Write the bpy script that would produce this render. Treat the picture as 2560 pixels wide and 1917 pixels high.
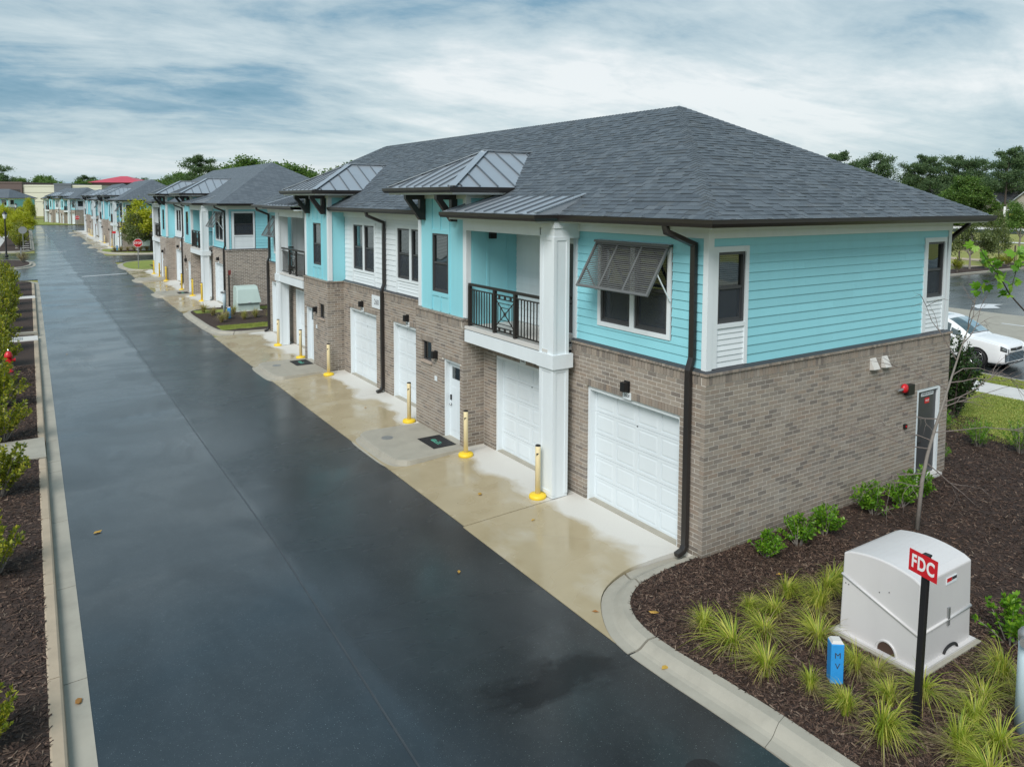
import bpy, bmesh, math, random
import numpy as np
from mathutils import Vector, Matrix
random.seed(7); np.random.seed(7)
rad = math.radians
S = bpy.context.scene
for o in list(bpy.data.objects): bpy.data.objects.remove(o)
COL = S.collection

# ------------------------------------------------------------------ camera
cd = bpy.data.cameras.new('camera'); cam = bpy.data.objects.new('camera', cd); COL.objects.link(cam)
F, PY, YAW, PITCH, ROLL = 1886.4461, 637.3817, 0.5782, 0.0739, 0.0042
cd.sensor_fit = 'HORIZONTAL'; cd.sensor_width = 36.0; cd.lens = 36.0*F/2560.0
cd.shift_y = -(958.5-PY)/2560.0
cd.clip_start = 0.1; cd.clip_end = 6000
fw = Vector((math.sin(YAW)*math.cos(PITCH), math.cos(YAW)*math.cos(PITCH), -math.sin(PITCH)))
rt = Vector((math.cos(YAW), -math.sin(YAW), 0)); up = rt.cross(fw)
rt2 = rt*math.cos(ROLL)+up*math.sin(ROLL); up2 = up*math.cos(ROLL)-rt*math.sin(ROLL)
CAMPOS = Vector((-8.8844, -8.0588, 5.7028))
cam.matrix_world = Matrix(((rt2.x, up2.x, -fw.x, CAMPOS.x), (rt2.y, up2.y, -fw.y, CAMPOS.y), (rt2.z, up2.z, -fw.z, CAMPOS.z), (0, 0, 0, 1)))
S.camera = cam

# ------------------------------------------------------------------ sky, sun, exposure
SKYX, SKYY = 5.0, 1.0               # where in the cloud field the sky starts
SUN_EL, SUN_AZ = 44.0, 235.0          # degrees; azimuth clockwise from +Y
wd = bpy.data.worlds.new('World'); S.world = wd; wd.use_nodes = True
nt = wd.node_tree; nt.nodes.clear()
def N(t, **kw):
    n = nt.nodes.new(t)
    for k, v in kw.items(): setattr(n, k, v)
    return n
def L(a, b): nt.links.new(a, b)
def math_(op, a, b=None):
    n = N('ShaderNodeMath', operation=op)
    for i, v in enumerate((a, b)):
        if v is None: continue
        if isinstance(v, (int, float)): n.inputs[i].default_value = v
        else: L(v, n.inputs[i])
    return n.outputs[0]
def ramp(fac, stops):
    n = N('ShaderNodeValToRGB'); el = n.color_ramp.elements
    while len(el) < len(stops): el.new(0.5)
    for e, (p, c) in zip(el, stops): e.position = p; e.color = tuple(c)+(1,) if len(c) == 3 else c
    L(fac, n.inputs[0]); return n.outputs[0]
out = N('ShaderNodeOutputWorld')
sky = N('ShaderNodeTexSky', sky_type='NISHITA', sun_disc=False)
sky.sun_elevation = rad(SUN_EL); sky.sun_rotation = rad(SUN_AZ); sky.dust_density = 2.0
bg1 = N('ShaderNodeBackground'); L(sky.outputs[0], bg1.inputs[0]); bg1.inputs[1].default_value = 0.06
tc = N('ShaderNodeTexCoord'); sep = N('ShaderNodeSeparateXYZ'); L(tc.outputs['Generated'], sep.inputs[0])
zz = math_('ADD', math_('MAXIMUM', sep.outputs[2], 0.0), 0.16)
cx = math_('DIVIDE', sep.outputs[0], zz); cy = math_('DIVIDE', sep.outputs[1], zz)
comb = N('ShaderNodeCombineXYZ'); L(cx, comb.inputs[0]); L(cy, comb.inputs[1])
def cloudnoise(scale, rot, sx, sy, detail, rough, dist, off):
    mp = N('ShaderNodeMapping'); mp.inputs['Rotation'].default_value = (0, 0, rad(rot)); mp.inputs['Scale'].default_value = (sx, sy, 1); mp.inputs['Location'].default_value = off
    L(comb.outputs[0], mp.inputs[0])
    n = N('ShaderNodeTexNoise'); n.inputs['Scale'].default_value = scale; n.inputs['Detail'].default_value = detail; n.inputs['Roughness'].default_value = rough; n.inputs['Distortion'].default_value = dist
    L(mp.outputs[0], n.inputs['Vector']); return n.outputs[0]
n1 = cloudnoise(0.42, 33, 0.60, 1.0, 3, 0.45, 0.2, (SKYX, SKYY, 0))
n2 = cloudnoise(1.15, 40, 0.50, 1.0, 10, 0.60, 0.55, (7.1, 0.3, 2))
n3 = cloudnoise(3.4, 20, 0.75, 1.0, 8, 0.62, 0.3, (2.1, 5.3, 5))
mixv = math_('ADD', math_('ADD', math_('MULTIPLY', n1, 0.50), math_('MULTIPLY', n2, 0.34)), math_('MULTIPLY', n3, 0.16))
ccol = ramp(mixv, [(0.395, (0.11, 0.285, 0.41)), (0.445, (0.24, 0.41, 0.53)), (0.485, (0.47, 0.605, 0.67)), (0.525, (0.62, 0.735, 0.775)), (0.585, (0.90, 0.945, 0.95))])
# horizon: clouds seen through more air, evened out to a pale blue-grey
hz = ramp(sep.outputs[2], [(0.0, (1, 1, 1)), (0.13, (0, 0, 0))])
mx = N('ShaderNodeMix', data_type='RGBA'); L(math_('MULTIPLY', hz, 0.55), mx.inputs['Factor']); L(ccol, mx.inputs['A']); mx.inputs['B'].default_value = (0.60, 0.74, 0.80, 1)
bg2 = N('ShaderNodeBackground'); L(mx.outputs['Result'], bg2.inputs[0]); bg2.inputs[1].default_value = 0.435
ms = N('ShaderNodeMixShader'); ms.inputs[0].default_value = 0.9
L(bg1.outputs[0], ms.inputs[1]); L(bg2.outputs[0], ms.inputs[2]); L(ms.outputs[0], out.inputs[0])
sl = bpy.data.lights.new('sun', 'SUN'); sun = bpy.data.objects.new('sun', sl); COL.objects.link(sun)
sl.energy = 1.5; sl.angle = rad(30); sl.color = (1.0, 0.97, 0.94)
sd = Vector((math.sin(rad(SUN_AZ))*math.cos(rad(SUN_EL)), math.cos(rad(SUN_AZ))*math.cos(rad(SUN_EL)), math.sin(rad(SUN_EL))))
sun.rotation_euler = sd.to_track_quat('Z', 'Y').to_euler(); sun.location = (-20, 0, 40)
S.view_settings.view_transform = 'Standard'; S.view_settings.look = 'None'; S.view_settings.gamma = 1.0
S.view_settings.use_curve_mapping = False; S.view_settings.exposure = 1.18
S.cycles.max_bounces = 6; S.cycles.transparent_max_bounces = 12; S.cycles.caustics_reflective = False; S.cycles.caustics_refractive = False
S.cycles.use_denoising = True

# ------------------------------------------------------------------ materials
MATS = {}
class NT:
    """small node-graph helper for one material"""
    def __init__(s, name):
        s.m = bpy.data.materials.new(name); s.m.use_nodes = True; s.t = s.m.node_tree
        s.b = s.t.nodes['Principled BSDF']; s.out = s.t.nodes['Material Output']; MATS[name] = s.m
    def n(s, t, **kw):
        x = s.t.nodes.new(t)
        for k, v in kw.items(): setattr(x, k, v)
        return x
    def l(s, a, b): s.t.links.new(a, b)
    def put(s, v, inp):
        if isinstance(v, (int, float)): inp.default_value = v
        elif isinstance(v, tuple): inp.default_value = v if len(v) == 4 or inp.type == 'VECTOR' else v+(1,)
        else: s.l(v, inp)
    def math(s, op, a, b=None, clamp=False):
        x = s.n('ShaderNodeMath', operation=op, use_clamp=clamp); s.put(a, x.inputs[0])
        if b is not None: s.put(b, x.inputs[1])
        return x.outputs[0]
    def mix(s, f, a, b, mode='MIX'):
        x = s.n('ShaderNodeMix', data_type='RGBA', blend_type=mode); s.put(f, x.inputs['Factor']); s.put(a, x.inputs['A']); s.put(b, x.inputs['B']); return x.outputs['Result']
    def coord(s, which='Object', scale=(1, 1, 1), loc=(0, 0, 0), rot=(0, 0, 0)):
        t = s.n('ShaderNodeTexCoord')
        src = t.outputs[which] if which != 'World' else s.n('ShaderNodeNewGeometry').outputs['Position']
        m = s.n('ShaderNodeMapping'); m.inputs['Scale'].default_value = scale; m.inputs['Location'].default_value = loc; m.inputs['Rotation'].default_value = rot
        s.l(src, m.inputs[0]); return m.outputs[0]
    def noise(s, vec, scale, detail=4, rough=.55, dist=0):
        x = s.n('ShaderNodeTexNoise'); s.l(vec, x.inputs['Vector'])
        x.inputs['Scale'].default_value = scale; x.inputs['Detail'].default_value = detail; x.inputs['Roughness'].default_value = rough; x.inputs['Distortion'].default_value = dist
        return x.outputs[0]
    def ramp(s, f, stops):
        x = s.n('ShaderNodeValToRGB'); el = x.color_ramp.elements
        while len(el) < len(stops): el.new(.5)
        for e, (p, c) in zip(el, stops): e.position = p; e.color = (c, c, c, 1) if isinstance(c, (int, float)) else tuple(c)+(1,)
        s.l(f, x.inputs[0]); return x.outputs[0]
    def bump(s, h, strength=.3, dist=.01):
        x = s.n('ShaderNodeBump'); x.inputs['Strength'].default_value = strength; x.inputs['Distance'].default_value = dist
        s.l(h, x.inputs['Height']); s.l(x.outputs[0], s.b.inputs['Normal'])
    def rnd(s):
        """a random number per loose piece and per object"""
        g = s.n('ShaderNodeNewGeometry'); o = s.n('ShaderNodeObjectInfo')
        return s.math('FRACT', s.math('ADD', g.outputs['Random Per Island'], o.outputs['Random']))
    def base(s, c): s.put(c, s.b.inputs['Base Color'])
    def rough(s, r): s.put(r, s.b.inputs['Roughness'])
    def spec(s, v): s.b.inputs['Specular IOR Level'].default_value = v

def simple(name, col, rough=.5, var=.10, scale=4, bump=0, bscale=60, metal=0, spec=.5, dirt=0):
    g = NT(name); co = g.coord('World')
    c = g.mix(g.noise(co, scale, 5), tuple(v*(1-var) for v in col), tuple(min(1, v*(1+var)) for v in col))
    if dirt:
        c = g.mix(g.math('MULTIPLY', g.ramp(g.noise(g.coord('World', scale=(1, 1, .25)), 2.3, 6, .6), [(.48, 0.0), (.72, 1.0)]), dirt), c, tuple(v*.62 for v in col))
    g.base(c); g.rough(rough); g.b.inputs['Metallic'].default_value = metal; g.spec(spec)
    if bump: g.bump(g.noise(co, bscale, 3), bump, .004)
    return g.m

TURQ = (0.265, 0.615, 0.69); WHITE = (0.68, 0.735, 0.76)
def paint(name, col):
    g = NT(name); co = g.coord('World')
    v = g.rnd()
    c = g.mix(v, tuple(x*.95 for x in col), tuple(min(1, x*1.04) for x in col))
    c = g.mix(g.math('MULTIPLY', g.ramp(g.noise(g.coord('World', scale=(1.6, 1.6, .16)), 2.4, 6, .65), [(.46, 0.), (.74, 1.)]), .22), c, tuple(x*.80 for x in col))
    g.base(c); g.rough(.5); g.bump(g.noise(g.coord('World', scale=(3, 3, 40)), 6, 3), .10, .003); return g.m
M_turq = paint('turquoise_paint', TURQ); M_white = paint('white_paint', WHITE)
M_greenp = paint('pale_green_paint', (0.40, 0.60, 0.42))
M_trim = simple('white_trim', (0.70, 0.755, 0.78), .45, .03, 2, dirt=.16)
M_door = simple('garage_door_white', (0.66, 0.72, 0.75), .38, .02, 2, dirt=.12)
M_gutter = simple('dark_bronze_metal', (0.024, 0.021, 0.020), .32, .15, 3, spec=.5)
M_frame = simple('charcoal_window_frame', (0.05, 0.052, 0.056), .4, .08)
M_shut = simple('grey_shutter_paint', (0.115, 0.12, 0.12), .5, .10, 6)
M_rail = simple('bronze_railing', (0.022, 0.019, 0.017), .42, .1)
M_black = simple('black_metal', (0.010, 0.010, 0.011), .4, .1)
M_blackp = simple('black_rubber', (0.012, 0.012, 0.013), .75, .15, 20)
M_flash = simple('dark_flashing', (0.05, 0.052, 0.058), .4, .1)
M_drip = simple('drip_edge_metal', (0.30, 0.33, 0.36), .35, .08, metal=.6)
M_metalroof = simple('standing_seam_metal', (0.40, 0.44, 0.48), .34, .05, 1.5, metal=.45, dirt=.12)
M_seam = simple('seam_metal', (0.17, 0.195, 0.22), .34, .06, 1.5, metal=.45)
M_inside = simple('dark_room', (0.03, 0.032, 0.036), .9, .2, 1)
M_blind = simple('window_blind', (0.62, 0.63, 0.60), .6, .05)
M_stone = simple('sill_stone', (0.40, 0.33, 0.27), .8, .15, 9, .2)
M_red = simple('red_enamel', (0.56, 0.014, 0.022), .35, .08)
M_redroof = simple('red_metal_roof', (0.50, 0.05, 0.08), .4, .05, .2)
M_chrome = simple('brushed_metal', (0.55, 0.56, 0.57), .25, .05, metal=1)
M_galv = simple('galvanised_steel', (0.36, 0.37, 0.37), .45, .12, 8, metal=.7)
M_yel = simple('yellow_bollard_base', (0.80, 0.56, 0.03), .45, .07, 6, dirt=.15)
M_cream = simple('cream_bollard_sleeve', (0.84, 0.71, 0.43), .4, .05, 3, dirt=.08)
M_yel2 = simple('bright_yellow_sleeve', (0.85, 0.60, 0.08), .45, .06, 3, dirt=.15)
M_hot = simple('grey_fibreglass', (0.60, 0.585, 0.58), .38, .03, 3, dirt=.10)
M_hot2 = simple('pale_green_fibreglass', (0.45, 0.56, 0.52), .4, .03, 3, dirt=.12)
M_blue = simple('blue_plastic', (0.03, 0.29, 0.68), .5, .15, 10, .3, 30, dirt=.3)
M_pipe = simple('pale_blue_pipe', (0.50, 0.62, 0.67), .45, .08, 5, dirt=.3)
M_bark = simple('grey_bark', (0.20, 0.18, 0.16), .9, .3, 14, .5, 40)
M_darkbark = simple('dark_bark', (0.075, 0.06, 0.05), .9, .3, 8, .5, 30)
M_twig = simple('bare_twig', (0.17, 0.14, 0.125), .85, .25, 20)
M_conc = simple('concrete', (0.345, 0.325, 0.27), .72, .14, 3, .25, 90, dirt=.35)
M_concpale = simple('pale_concrete', (0.58, 0.57, 0.54), .7, .08, 2, .2, 90, dirt=.2)
M_tankerb = simple('tan_kerb_concrete', (0.40, 0.325, 0.235), .75, .13, 4, .25, 90, dirt=.35)
M_marking = simple('road_paint', (0.62, 0.64, 0.65), .45, .12, 8)
M_yellowline = simple('yellow_road_paint', (0.62, 0.42, 0.05), .5, .12, 8)
M_seamtar = simple('paving_seam_tar', (0.045, 0.05, 0.055), .35, .3, 3)
M_joint = simple('joint_gap', (0.05, 0.045, 0.04), .9, .2)
M_comm_w = simple('cream_panel_wall', (0.60, 0.60, 0.50), .7, .05, .3)
M_comm_b = simple('brown_brick_far', (0.115, 0.085, 0.082), .8, .1, 3)
M_comm_g = simple('slate_grey_wall', (0.12, 0.14, 0.17), .7, .08, .5)
M_houseR = simple('cream_siding_far', (0.62, 0.59, 0.50), .7, .05, .5)
M_roofR = simple('grey_roof_far', (0.10, 0.105, 0.115), .8, .1, 1)
M_carpaint = NT('white_car_paint'); M_carpaint.base((0.80, 0.81, 0.82)); M_carpaint.rough(.25); M_carpaint.b.inputs['Coat Weight'].default_value = .8; M_carpaint.b.inputs['Coat Roughness'].default_value = .04; M_carpaint = M_carpaint.m
M_tyre = simple('tyre_rubber', (0.014, 0.014, 0.015), .7, .2, 30)
M_letter = simple('dark_lettering', (0.04, 0.04, 0.045), .5, .05)
M_lwhite = simple('white_lettering', (0.8, 0.8, 0.8), .45, .02)
M_lteal = simple('mint_print', (0.10, 0.42, 0.30), .6, .1)
M_lampglass = simple('frosted_lamp_glass', (0.66, 0.68, 0.68), .25, .03)
M_dirt = simple('bare_dirt_track', (0.40, 0.33, 0.24), .9, .15, 1.5)
M_chimney = simple('cream_chimney', (0.62, 0.60, 0.55), .7, .04)

def mk_glass(name, tint, refl):
    g = NT(name); t = g.t
    g.b.inputs['Base Color'].default_value = (.01, .012, .014, 1); g.rough(.03)
    tr = g.n('ShaderNodeBsdfTransparent'); tr.inputs[0].default_value = tint+(1,)
    gl = g.n('ShaderNodeBsdfGlossy'); gl.inputs['Roughness'].default_value = .02; gl.inputs['Color'].default_value = (.9, .95, .95, 1)
    fr = g.n('ShaderNodeFresnel'); fr.inputs[0].default_value = 1.5
    b = g.n('ShaderNodeBump'); b.inputs['Strength'].default_value = .25; b.inputs['Distance'].default_value = .012
    g.l(g.noise(g.coord('World'), 1.7, 1), b.inputs['Height']); g.l(b.outputs[0], gl.inputs['Normal'])
    f = g.math('ADD', g.math('MULTIPLY', fr.outputs[0], 1.3, True), refl, True)
    mx = g.n('ShaderNodeMixShader'); g.l(f, mx.inputs[0]); g.l(tr.outputs[0], mx.inputs[1]); g.l(gl.outputs[0], mx.inputs[2]); g.l(mx.outputs[0], g.out.inputs[0])
    return g.m
M_glass = mk_glass('window_glass', (.55, .60, .60), .10)
M_carglass = mk_glass('car_glass', (.30, .36, .36), .10)
g = NT('insect_screen')
tr = g.n('ShaderNodeBsdfTransparent'); mx = g.n('ShaderNodeMixShader'); mx.inputs[0].default_value = .5
g.base((.045, .056, .07)); g.rough(.6); g.l(g.b.outputs[0], mx.inputs[2]); g.l(tr.outputs[0], mx.inputs[1]); g.l(mx.outputs[0], g.out.inputs[0]); M_screen = g.m

# brick: every piece takes its own tone
def brickmat(name, tones):
    g = NT(name); r = g.rnd(); co = g.coord('World')
    c = g.ramp(r, [(i/(len(tones)-1), t) for i, t in enumerate(tones)])
    c = g.mix(g.math('MULTIPLY', g.noise(co, 30, 5, .65), .55), c, (.34, .29, .24))
    c = g.mix(g.math('MULTIPLY', g.ramp(g.noise(co, 1.1, 4), [(.42, 0.), (.68, 1.)]), .22), c, (.36, .33, .29))
    sz = g.n('ShaderNodeSeparateXYZ'); g.l(co, sz.inputs[0])          # rain splash and damp along the foot of the wall
    damp = g.ramp(g.math('ADD', sz.outputs[2], g.math('MULTIPLY', g.noise(co, 3.2, 5, .6), .55)), [(.30, 1.), (.62, 0.)])
    c = g.mix(g.math('MULTIPLY', damp, .38), c, (.10, .085, .06))
    pale = g.ramp(g.noise(g.coord('World', scale=(1, 1, .5)), 1.7, 5, .6), [(.56, 0.), (.72, 1.)]); c = g.mix(g.math('MULTIPLY', pale, .22), c, (.42, .40, .37))
    g.base(c); g.rough(.85); g.bump(g.noise(co, 70, 4), .5, .004); return g.m
M_brick = brickmat('brown_brick', [tuple(v*.84 for v in t) for t in ((.20, .165, .135), (.33, .275, .22), (.26, .215, .175), (.36, .31, .255), (.30, .225, .17), (.23, .195, .165), (.34, .295, .25), (.15, .13, .115), (.13, .11, .10))])
M_mortar = simple('mortar', (.66, .63, .57), .9, .10, 20, .3, 80)
g = NT('brick_wall_far')     # brick courses too small to build on the houses further down the lane
ge = g.n('ShaderNodeTexCoord'); sp = g.n('ShaderNodeSeparateXYZ'); g.l(ge.outputs['Object'], sp.inputs[0])
cb = g.n('ShaderNodeCombineXYZ'); g.l(g.math('ADD', sp.outputs[0], sp.outputs[1]), cb.inputs[0]); g.l(sp.outputs[2], cb.inputs[1])
bt = g.n('ShaderNodeTexBrick'); g.l(cb.outputs[0], bt.inputs['Vector']); bt.inputs['Scale'].default_value = 1
bt.inputs['Brick Width'].default_value = .22; bt.inputs['Row Height'].default_value = .0752; bt.inputs['Mortar Size'].default_value = .009
bt.inputs['Color1'].default_value = (.17, .14, .12, 1); bt.inputs['Color2'].default_value = (.34, .28, .23, 1); bt.inputs['Mortar'].default_value = (.60, .57, .51, 1)
g.base(g.mix(g.math('MULTIPLY', g.noise(g.coord('Object'), 9, 4), .25), bt.outputs[0], (.27, .22, .185))); g.rough(.85); g.bump(bt.outputs[1], -.5, .005); M_brickfar = g.m

def shinglemat(name, k=1.0):
    g = NT(name); r = g.rnd(); co = g.coord('World')
    c = g.ramp(r, [(0, (.066*k, .082*k, .098*k)), (.35, (.092*k, .112*k, .132*k)), (.7, (.108*k, .130*k, .150*k)), (.86, (.125*k, .146*k, .165*k)), (.9, (.092*k, .105*k, .115*k)), (1, (.072*k, .088*k, .102*k))])
    c = g.mix(g.math('MULTIPLY', g.noise(co, 220, 2), .5), c, (.03, .032, .035))
    c = g.mix(g.math('MULTIPLY', g.ramp(g.noise(co, .55, 4), [(.4, 0.), (.7, 1.)]), .10), c, (.14*k, .16*k, .18*k))
    g.base(c); g.rough(.58); g.bump(g.noise(co, 160, 3), .5, .004); return g.m
M_shingle = shinglemat('slate_grey_shingle', 1.06)
g = NT('shingle_roof_far')
co = g.coord('World', scale=(1, 1, 1)); sp = g.n('ShaderNodeSeparateXYZ'); g.l(co, sp.inputs[0])
cb = g.n('ShaderNodeCombineXYZ'); g.l(g.math('ADD', sp.outputs[0], sp.outputs[1]), cb.inputs[0]); g.l(sp.outputs[2], cb.inputs[1])
bt = g.n('ShaderNodeTexBrick'); g.l(cb.outputs[0], bt.inputs['Vector']); bt.inputs['Scale'].default_value = 1
bt.inputs['Brick Width'].default_value = .27; bt.inputs['Row Height'].default_value = .064; bt.inputs['Mortar Size'].default_value = .006
bt.inputs['Color1'].default_value = (.085, .102, .120, 1); bt.inputs['Color2'].default_value = (.128, .150, .172, 1); bt.inputs['Mortar'].default_value = (.035, .038, .042, 1)
g.base(bt.outputs[0]); g.rough(.58); M_shinglefar = g.m

# wet asphalt: a film of rain water of uneven thickness varies the gloss
g = NT('wet_asphalt'); co = g.coord('World')
grain = g.noise(co, 170, 3, .7); patch = g.noise(g.coord('World', scale=(1, .35, 1)), .8, 4, .55, .6)
c = g.mix(grain, (.005, .007, .0085), (.019, .023, .027))
c = g.mix(g.math('MULTIPLY', g.ramp(patch, [(.45, 0.), (.7, 1.)]), .5), c, (.026, .031, .036))
speck = g.ramp(g.noise(co, 95, 1, .5), [(.735, 0.), (.77, 1.)])
c = g.mix(g.math('MULTIPLY', speck, .8), c, (.30, .32, .33))
sx = g.n('ShaderNodeSeparateXYZ'); g.l(co, sx.inputs[0])
edge = g.math('ADD', sx.outputs[0], g.math('MULTIPLY', g.math('SUBTRACT', g.noise(co, .35, 3), .5), .5))
half = g.ramp(g.math('ADD', g.math('MULTIPLY', edge, .5), 3.2), [(.47, 0.), (.53, 1.)])     # laid in two lanes, the left one holds more water
wet = g.noise(g.coord('World', scale=(.5, 1.3, 1)), .5, 5, .55, .4)
film = g.math('SUBTRACT', g.ramp(wet, [(.34, 1.), (.66, .85)]), g.math('MULTIPLY', half, .14), True)
mpv = g.coord('World', scale=(.62, 2.0, 1), rot=(0, 0, .12)); vd = g.n('ShaderNodeVectorMath', operation='DISTANCE'); g.l(mpv, vd.inputs[0]); vd.inputs[1].default_value = (-3.7*.62*.9928+1.05*2.0*.1197, -3.7*.62*.1197-1.05*2.0*.9928, -.1)
soak = g.ramp(g.math('ADD', vd.outputs['Value'], g.math('MULTIPLY', g.math('SUBTRACT', g.noise(g.coord('World', scale=(.7, 1.3, 1)), 2.2, 7, .68), .5), 2.2)), [(.40, 1.), (.85, 0.)])
blot = g.ramp(g.noise(g.coord('World', scale=(1, .6, 1)), .75, 7, .64, .6), [(.48, 0.), (.60, 1.)])
mott = g.noise(co, 7, 5, .7); c = g.mix(g.math('MULTIPLY', g.ramp(mott, [(.5, 0.), (.7, 1.)]), .3), c, (.034, .040, .046))
c = g.mix(g.math('MULTIPLY', soak, .75), c, (.004, .004, .005)); c = g.mix(g.math('MULTIPLY', blot, .2), c, (.012, .014, .016))
g.base(c); g.rough(.42); g.spec(.22)
g.put(g.math('MULTIPLY', film, g.math('MULTIPLY', g.math('SUBTRACT', 1.0, g.math('MULTIPLY', blot, .16)), g.math('SUBTRACT', 1.0, g.math('MULTIPLY', soak, .60)))), g.b.inputs['Coat Weight']); g.b.inputs['Coat IOR'].default_value = 1.78
g.put(g.math('ADD', g.math('MULTIPLY', half, .10), g.ramp(wet, [(.40, .09), (.60, .20)])), g.b.inputs['Coat Roughness'])
hh = g.math('ADD', g.math('MULTIPLY', grain, .35), g.math('MULTIPLY', g.noise(g.coord('World', scale=(.4, 2.0, 1)), 1.1, 3), .9))
bm_ = g.n('ShaderNodeBump'); bm_.inputs['Strength'].default_value = .05; bm_.inputs['Distance'].default_value = .01; g.l(hh, bm_.inputs['Height']); g.l(bm_.outputs[0], g.b.inputs['Coat Normal'])
g.bump(grain, .25, .006); M_asphalt = g.m

# apron concrete: dry and pale under the eaves, tan and glossy where rain stands
g = NT('wet_apron_concrete'); co = g.coord('World'); sx = g.n('ShaderNodeSeparateXYZ'); g.l(co, sx.inputs[0])
wob = g.math('MULTIPLY', g.math('SUBTRACT', g.noise(co, .75, 4, .5, .3), .5), 1.5)
m = g.ramp(g.math('ADD', g.math('ADD', sx.outputs[0], wob), 1.25), [(.38, 1.), (.62, 0.)])
m = g.math('MULTIPLY', m, 1.0)
fine = g.noise(co, 60, 4)
dry = g.mix(fine, (.50, .49, .45), (.62, .61, .57)); wetc = g.mix(g.noise(co, 1.6, 5), (.30, .245, .145), (.44, .375, .25))
drp = g.ramp(g.noise(g.coord('World', scale=(1, .6, 1)), 1.2, 3), [(.56, 0.), (.68, 1.)])
wetc = g.mix(g.math('MULTIPLY', drp, .6), wetc, (.46, .42, .33))
g.base(g.mix(m, dry, wetc)); pud = g.noise(g.coord('World'), .8, 3)
g.rough(g.mix(m, (.75, .75, .75), g.ramp(pud, [(.40, .07), (.60, .38)]))); g.bump(fine, .08, .003); M_apron = g.m

def groundmat(name, a, b, c3, scale, bscale, bs=.6):
    g = NT(name); co = g.coord('World')
    c = g.mix(g.ramp(g.noise(co, scale, 6, .65), [(.3, 0.), (.7, 1.)]), a, b)
    c = g.mix(g.math('MULTIPLY', g.ramp(g.noise(co, scale*.12, 4), [(.45, 0.), (.7, 1.)]), .6), c, c3)
    g.base(c); g.rough(.9); g.bump(g.noise(co, bscale, 4, .7), bs, .02); return g.m
M_mulch = groundmat('bark_mulch', (.018, .011, .008), (.070, .041, .029), (.034, .020, .015), 18, 26, 1.0)
M_lawn = groundmat('mown_lawn', (.13, .19, .026), (.25, .29, .05), (.32, .30, .08), 9, 40, .8)
M_field = groundmat('dry_grass_field', (.17, .20, .04), (.30, .29, .075), (.36, .30, .12), 1.6, 12, .6)
M_lot = groundmat('pale_parking_concrete', (.42, .42, .40), (.52, .52, .50), (.36, .36, .34), 1.2, 30, .1)

def leafmat(name, a, b, c3, trans=.35, rough=.45):
    g = NT(name); r = g.rnd()
    c = g.ramp(r, [(0, a), (.55, b), (1, c3)])
    g.base(c); g.rough(rough)
    tl = g.n('ShaderNodeBsdfTranslucent'); g.l(g.mix(.5, c, tuple(min(1, v*1.6) for v in b)), tl.inputs[0])
    mx = g.n('ShaderNodeMixShader'); mx.inputs[0].default_value = trans
    g.l(g.b.outputs[0], mx.inputs[1]); g.l(tl.outputs[0], mx.inputs[2]); g.l(mx.outputs[0], g.out.inputs[0]); return g.m
M_leafbright = leafmat('fresh_green_leaf', (.07, .18, .012), (.13, .30, .018), (.24, .40, .03))
M_leafhedge = leafmat('yellow_green_hedge_leaf', (.08, .13, .014), (.25, .29, .024), (.46, .42, .03))
M_leafdark = leafmat('dark_evergreen_leaf', (.014, .035, .012), (.03, .07, .018), (.07, .13, .03), .2, .3)
M_leaftree = leafmat('broadleaf_green', (.065, .13, .03), (.12, .22, .045), (.21, .30, .065), .5)
M_leafyel = leafmat('yellow_green_tree_leaf', (.22, .28, .015), (.40, .43, .02), (.55, .52, .04), .45)
M_leafolive = leafmat('olive_leaf', (.07, .10, .03), (.12, .16, .045), (.18, .21, .06), .3)
M_pine = leafmat('pine_needles', (.06, .11, .05), (.11, .18, .075), (.17, .25, .10), .45, .6)
M_blade = leafmat('grass_blade', (.16, .27, .02), (.37, .43, .045), (.64, .57, .14), .35, .5)
M_bladedry = leafmat('tan_grass_blade', (.20, .17, .07), (.36, .30, .13), (.48, .42, .22), .3, .6)
M_fallen = leafmat('fallen_leaf', (.30, .12, .03), (.45, .26, .04), (.55, .38, .07), .1, .6)
g = NT('mulch_chip'); g.base(g.ramp(g.rnd(), [(0, (.016, .009, .007)), (.55, (.062, .034, .023)), (.9, (.125, .076, .052)), (1, (.20, .15, .11))])); g.rough(.8); M_chip = g.m
g = NT('grass_lawn_blade'); g.base(g.ramp(g.rnd(), [(0, (.13, .20, .024)), (.6, (.25, .31, .05)), (1, (.38, .37, .10))])); g.rough(.6); M_lawnblade = g.m

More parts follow.
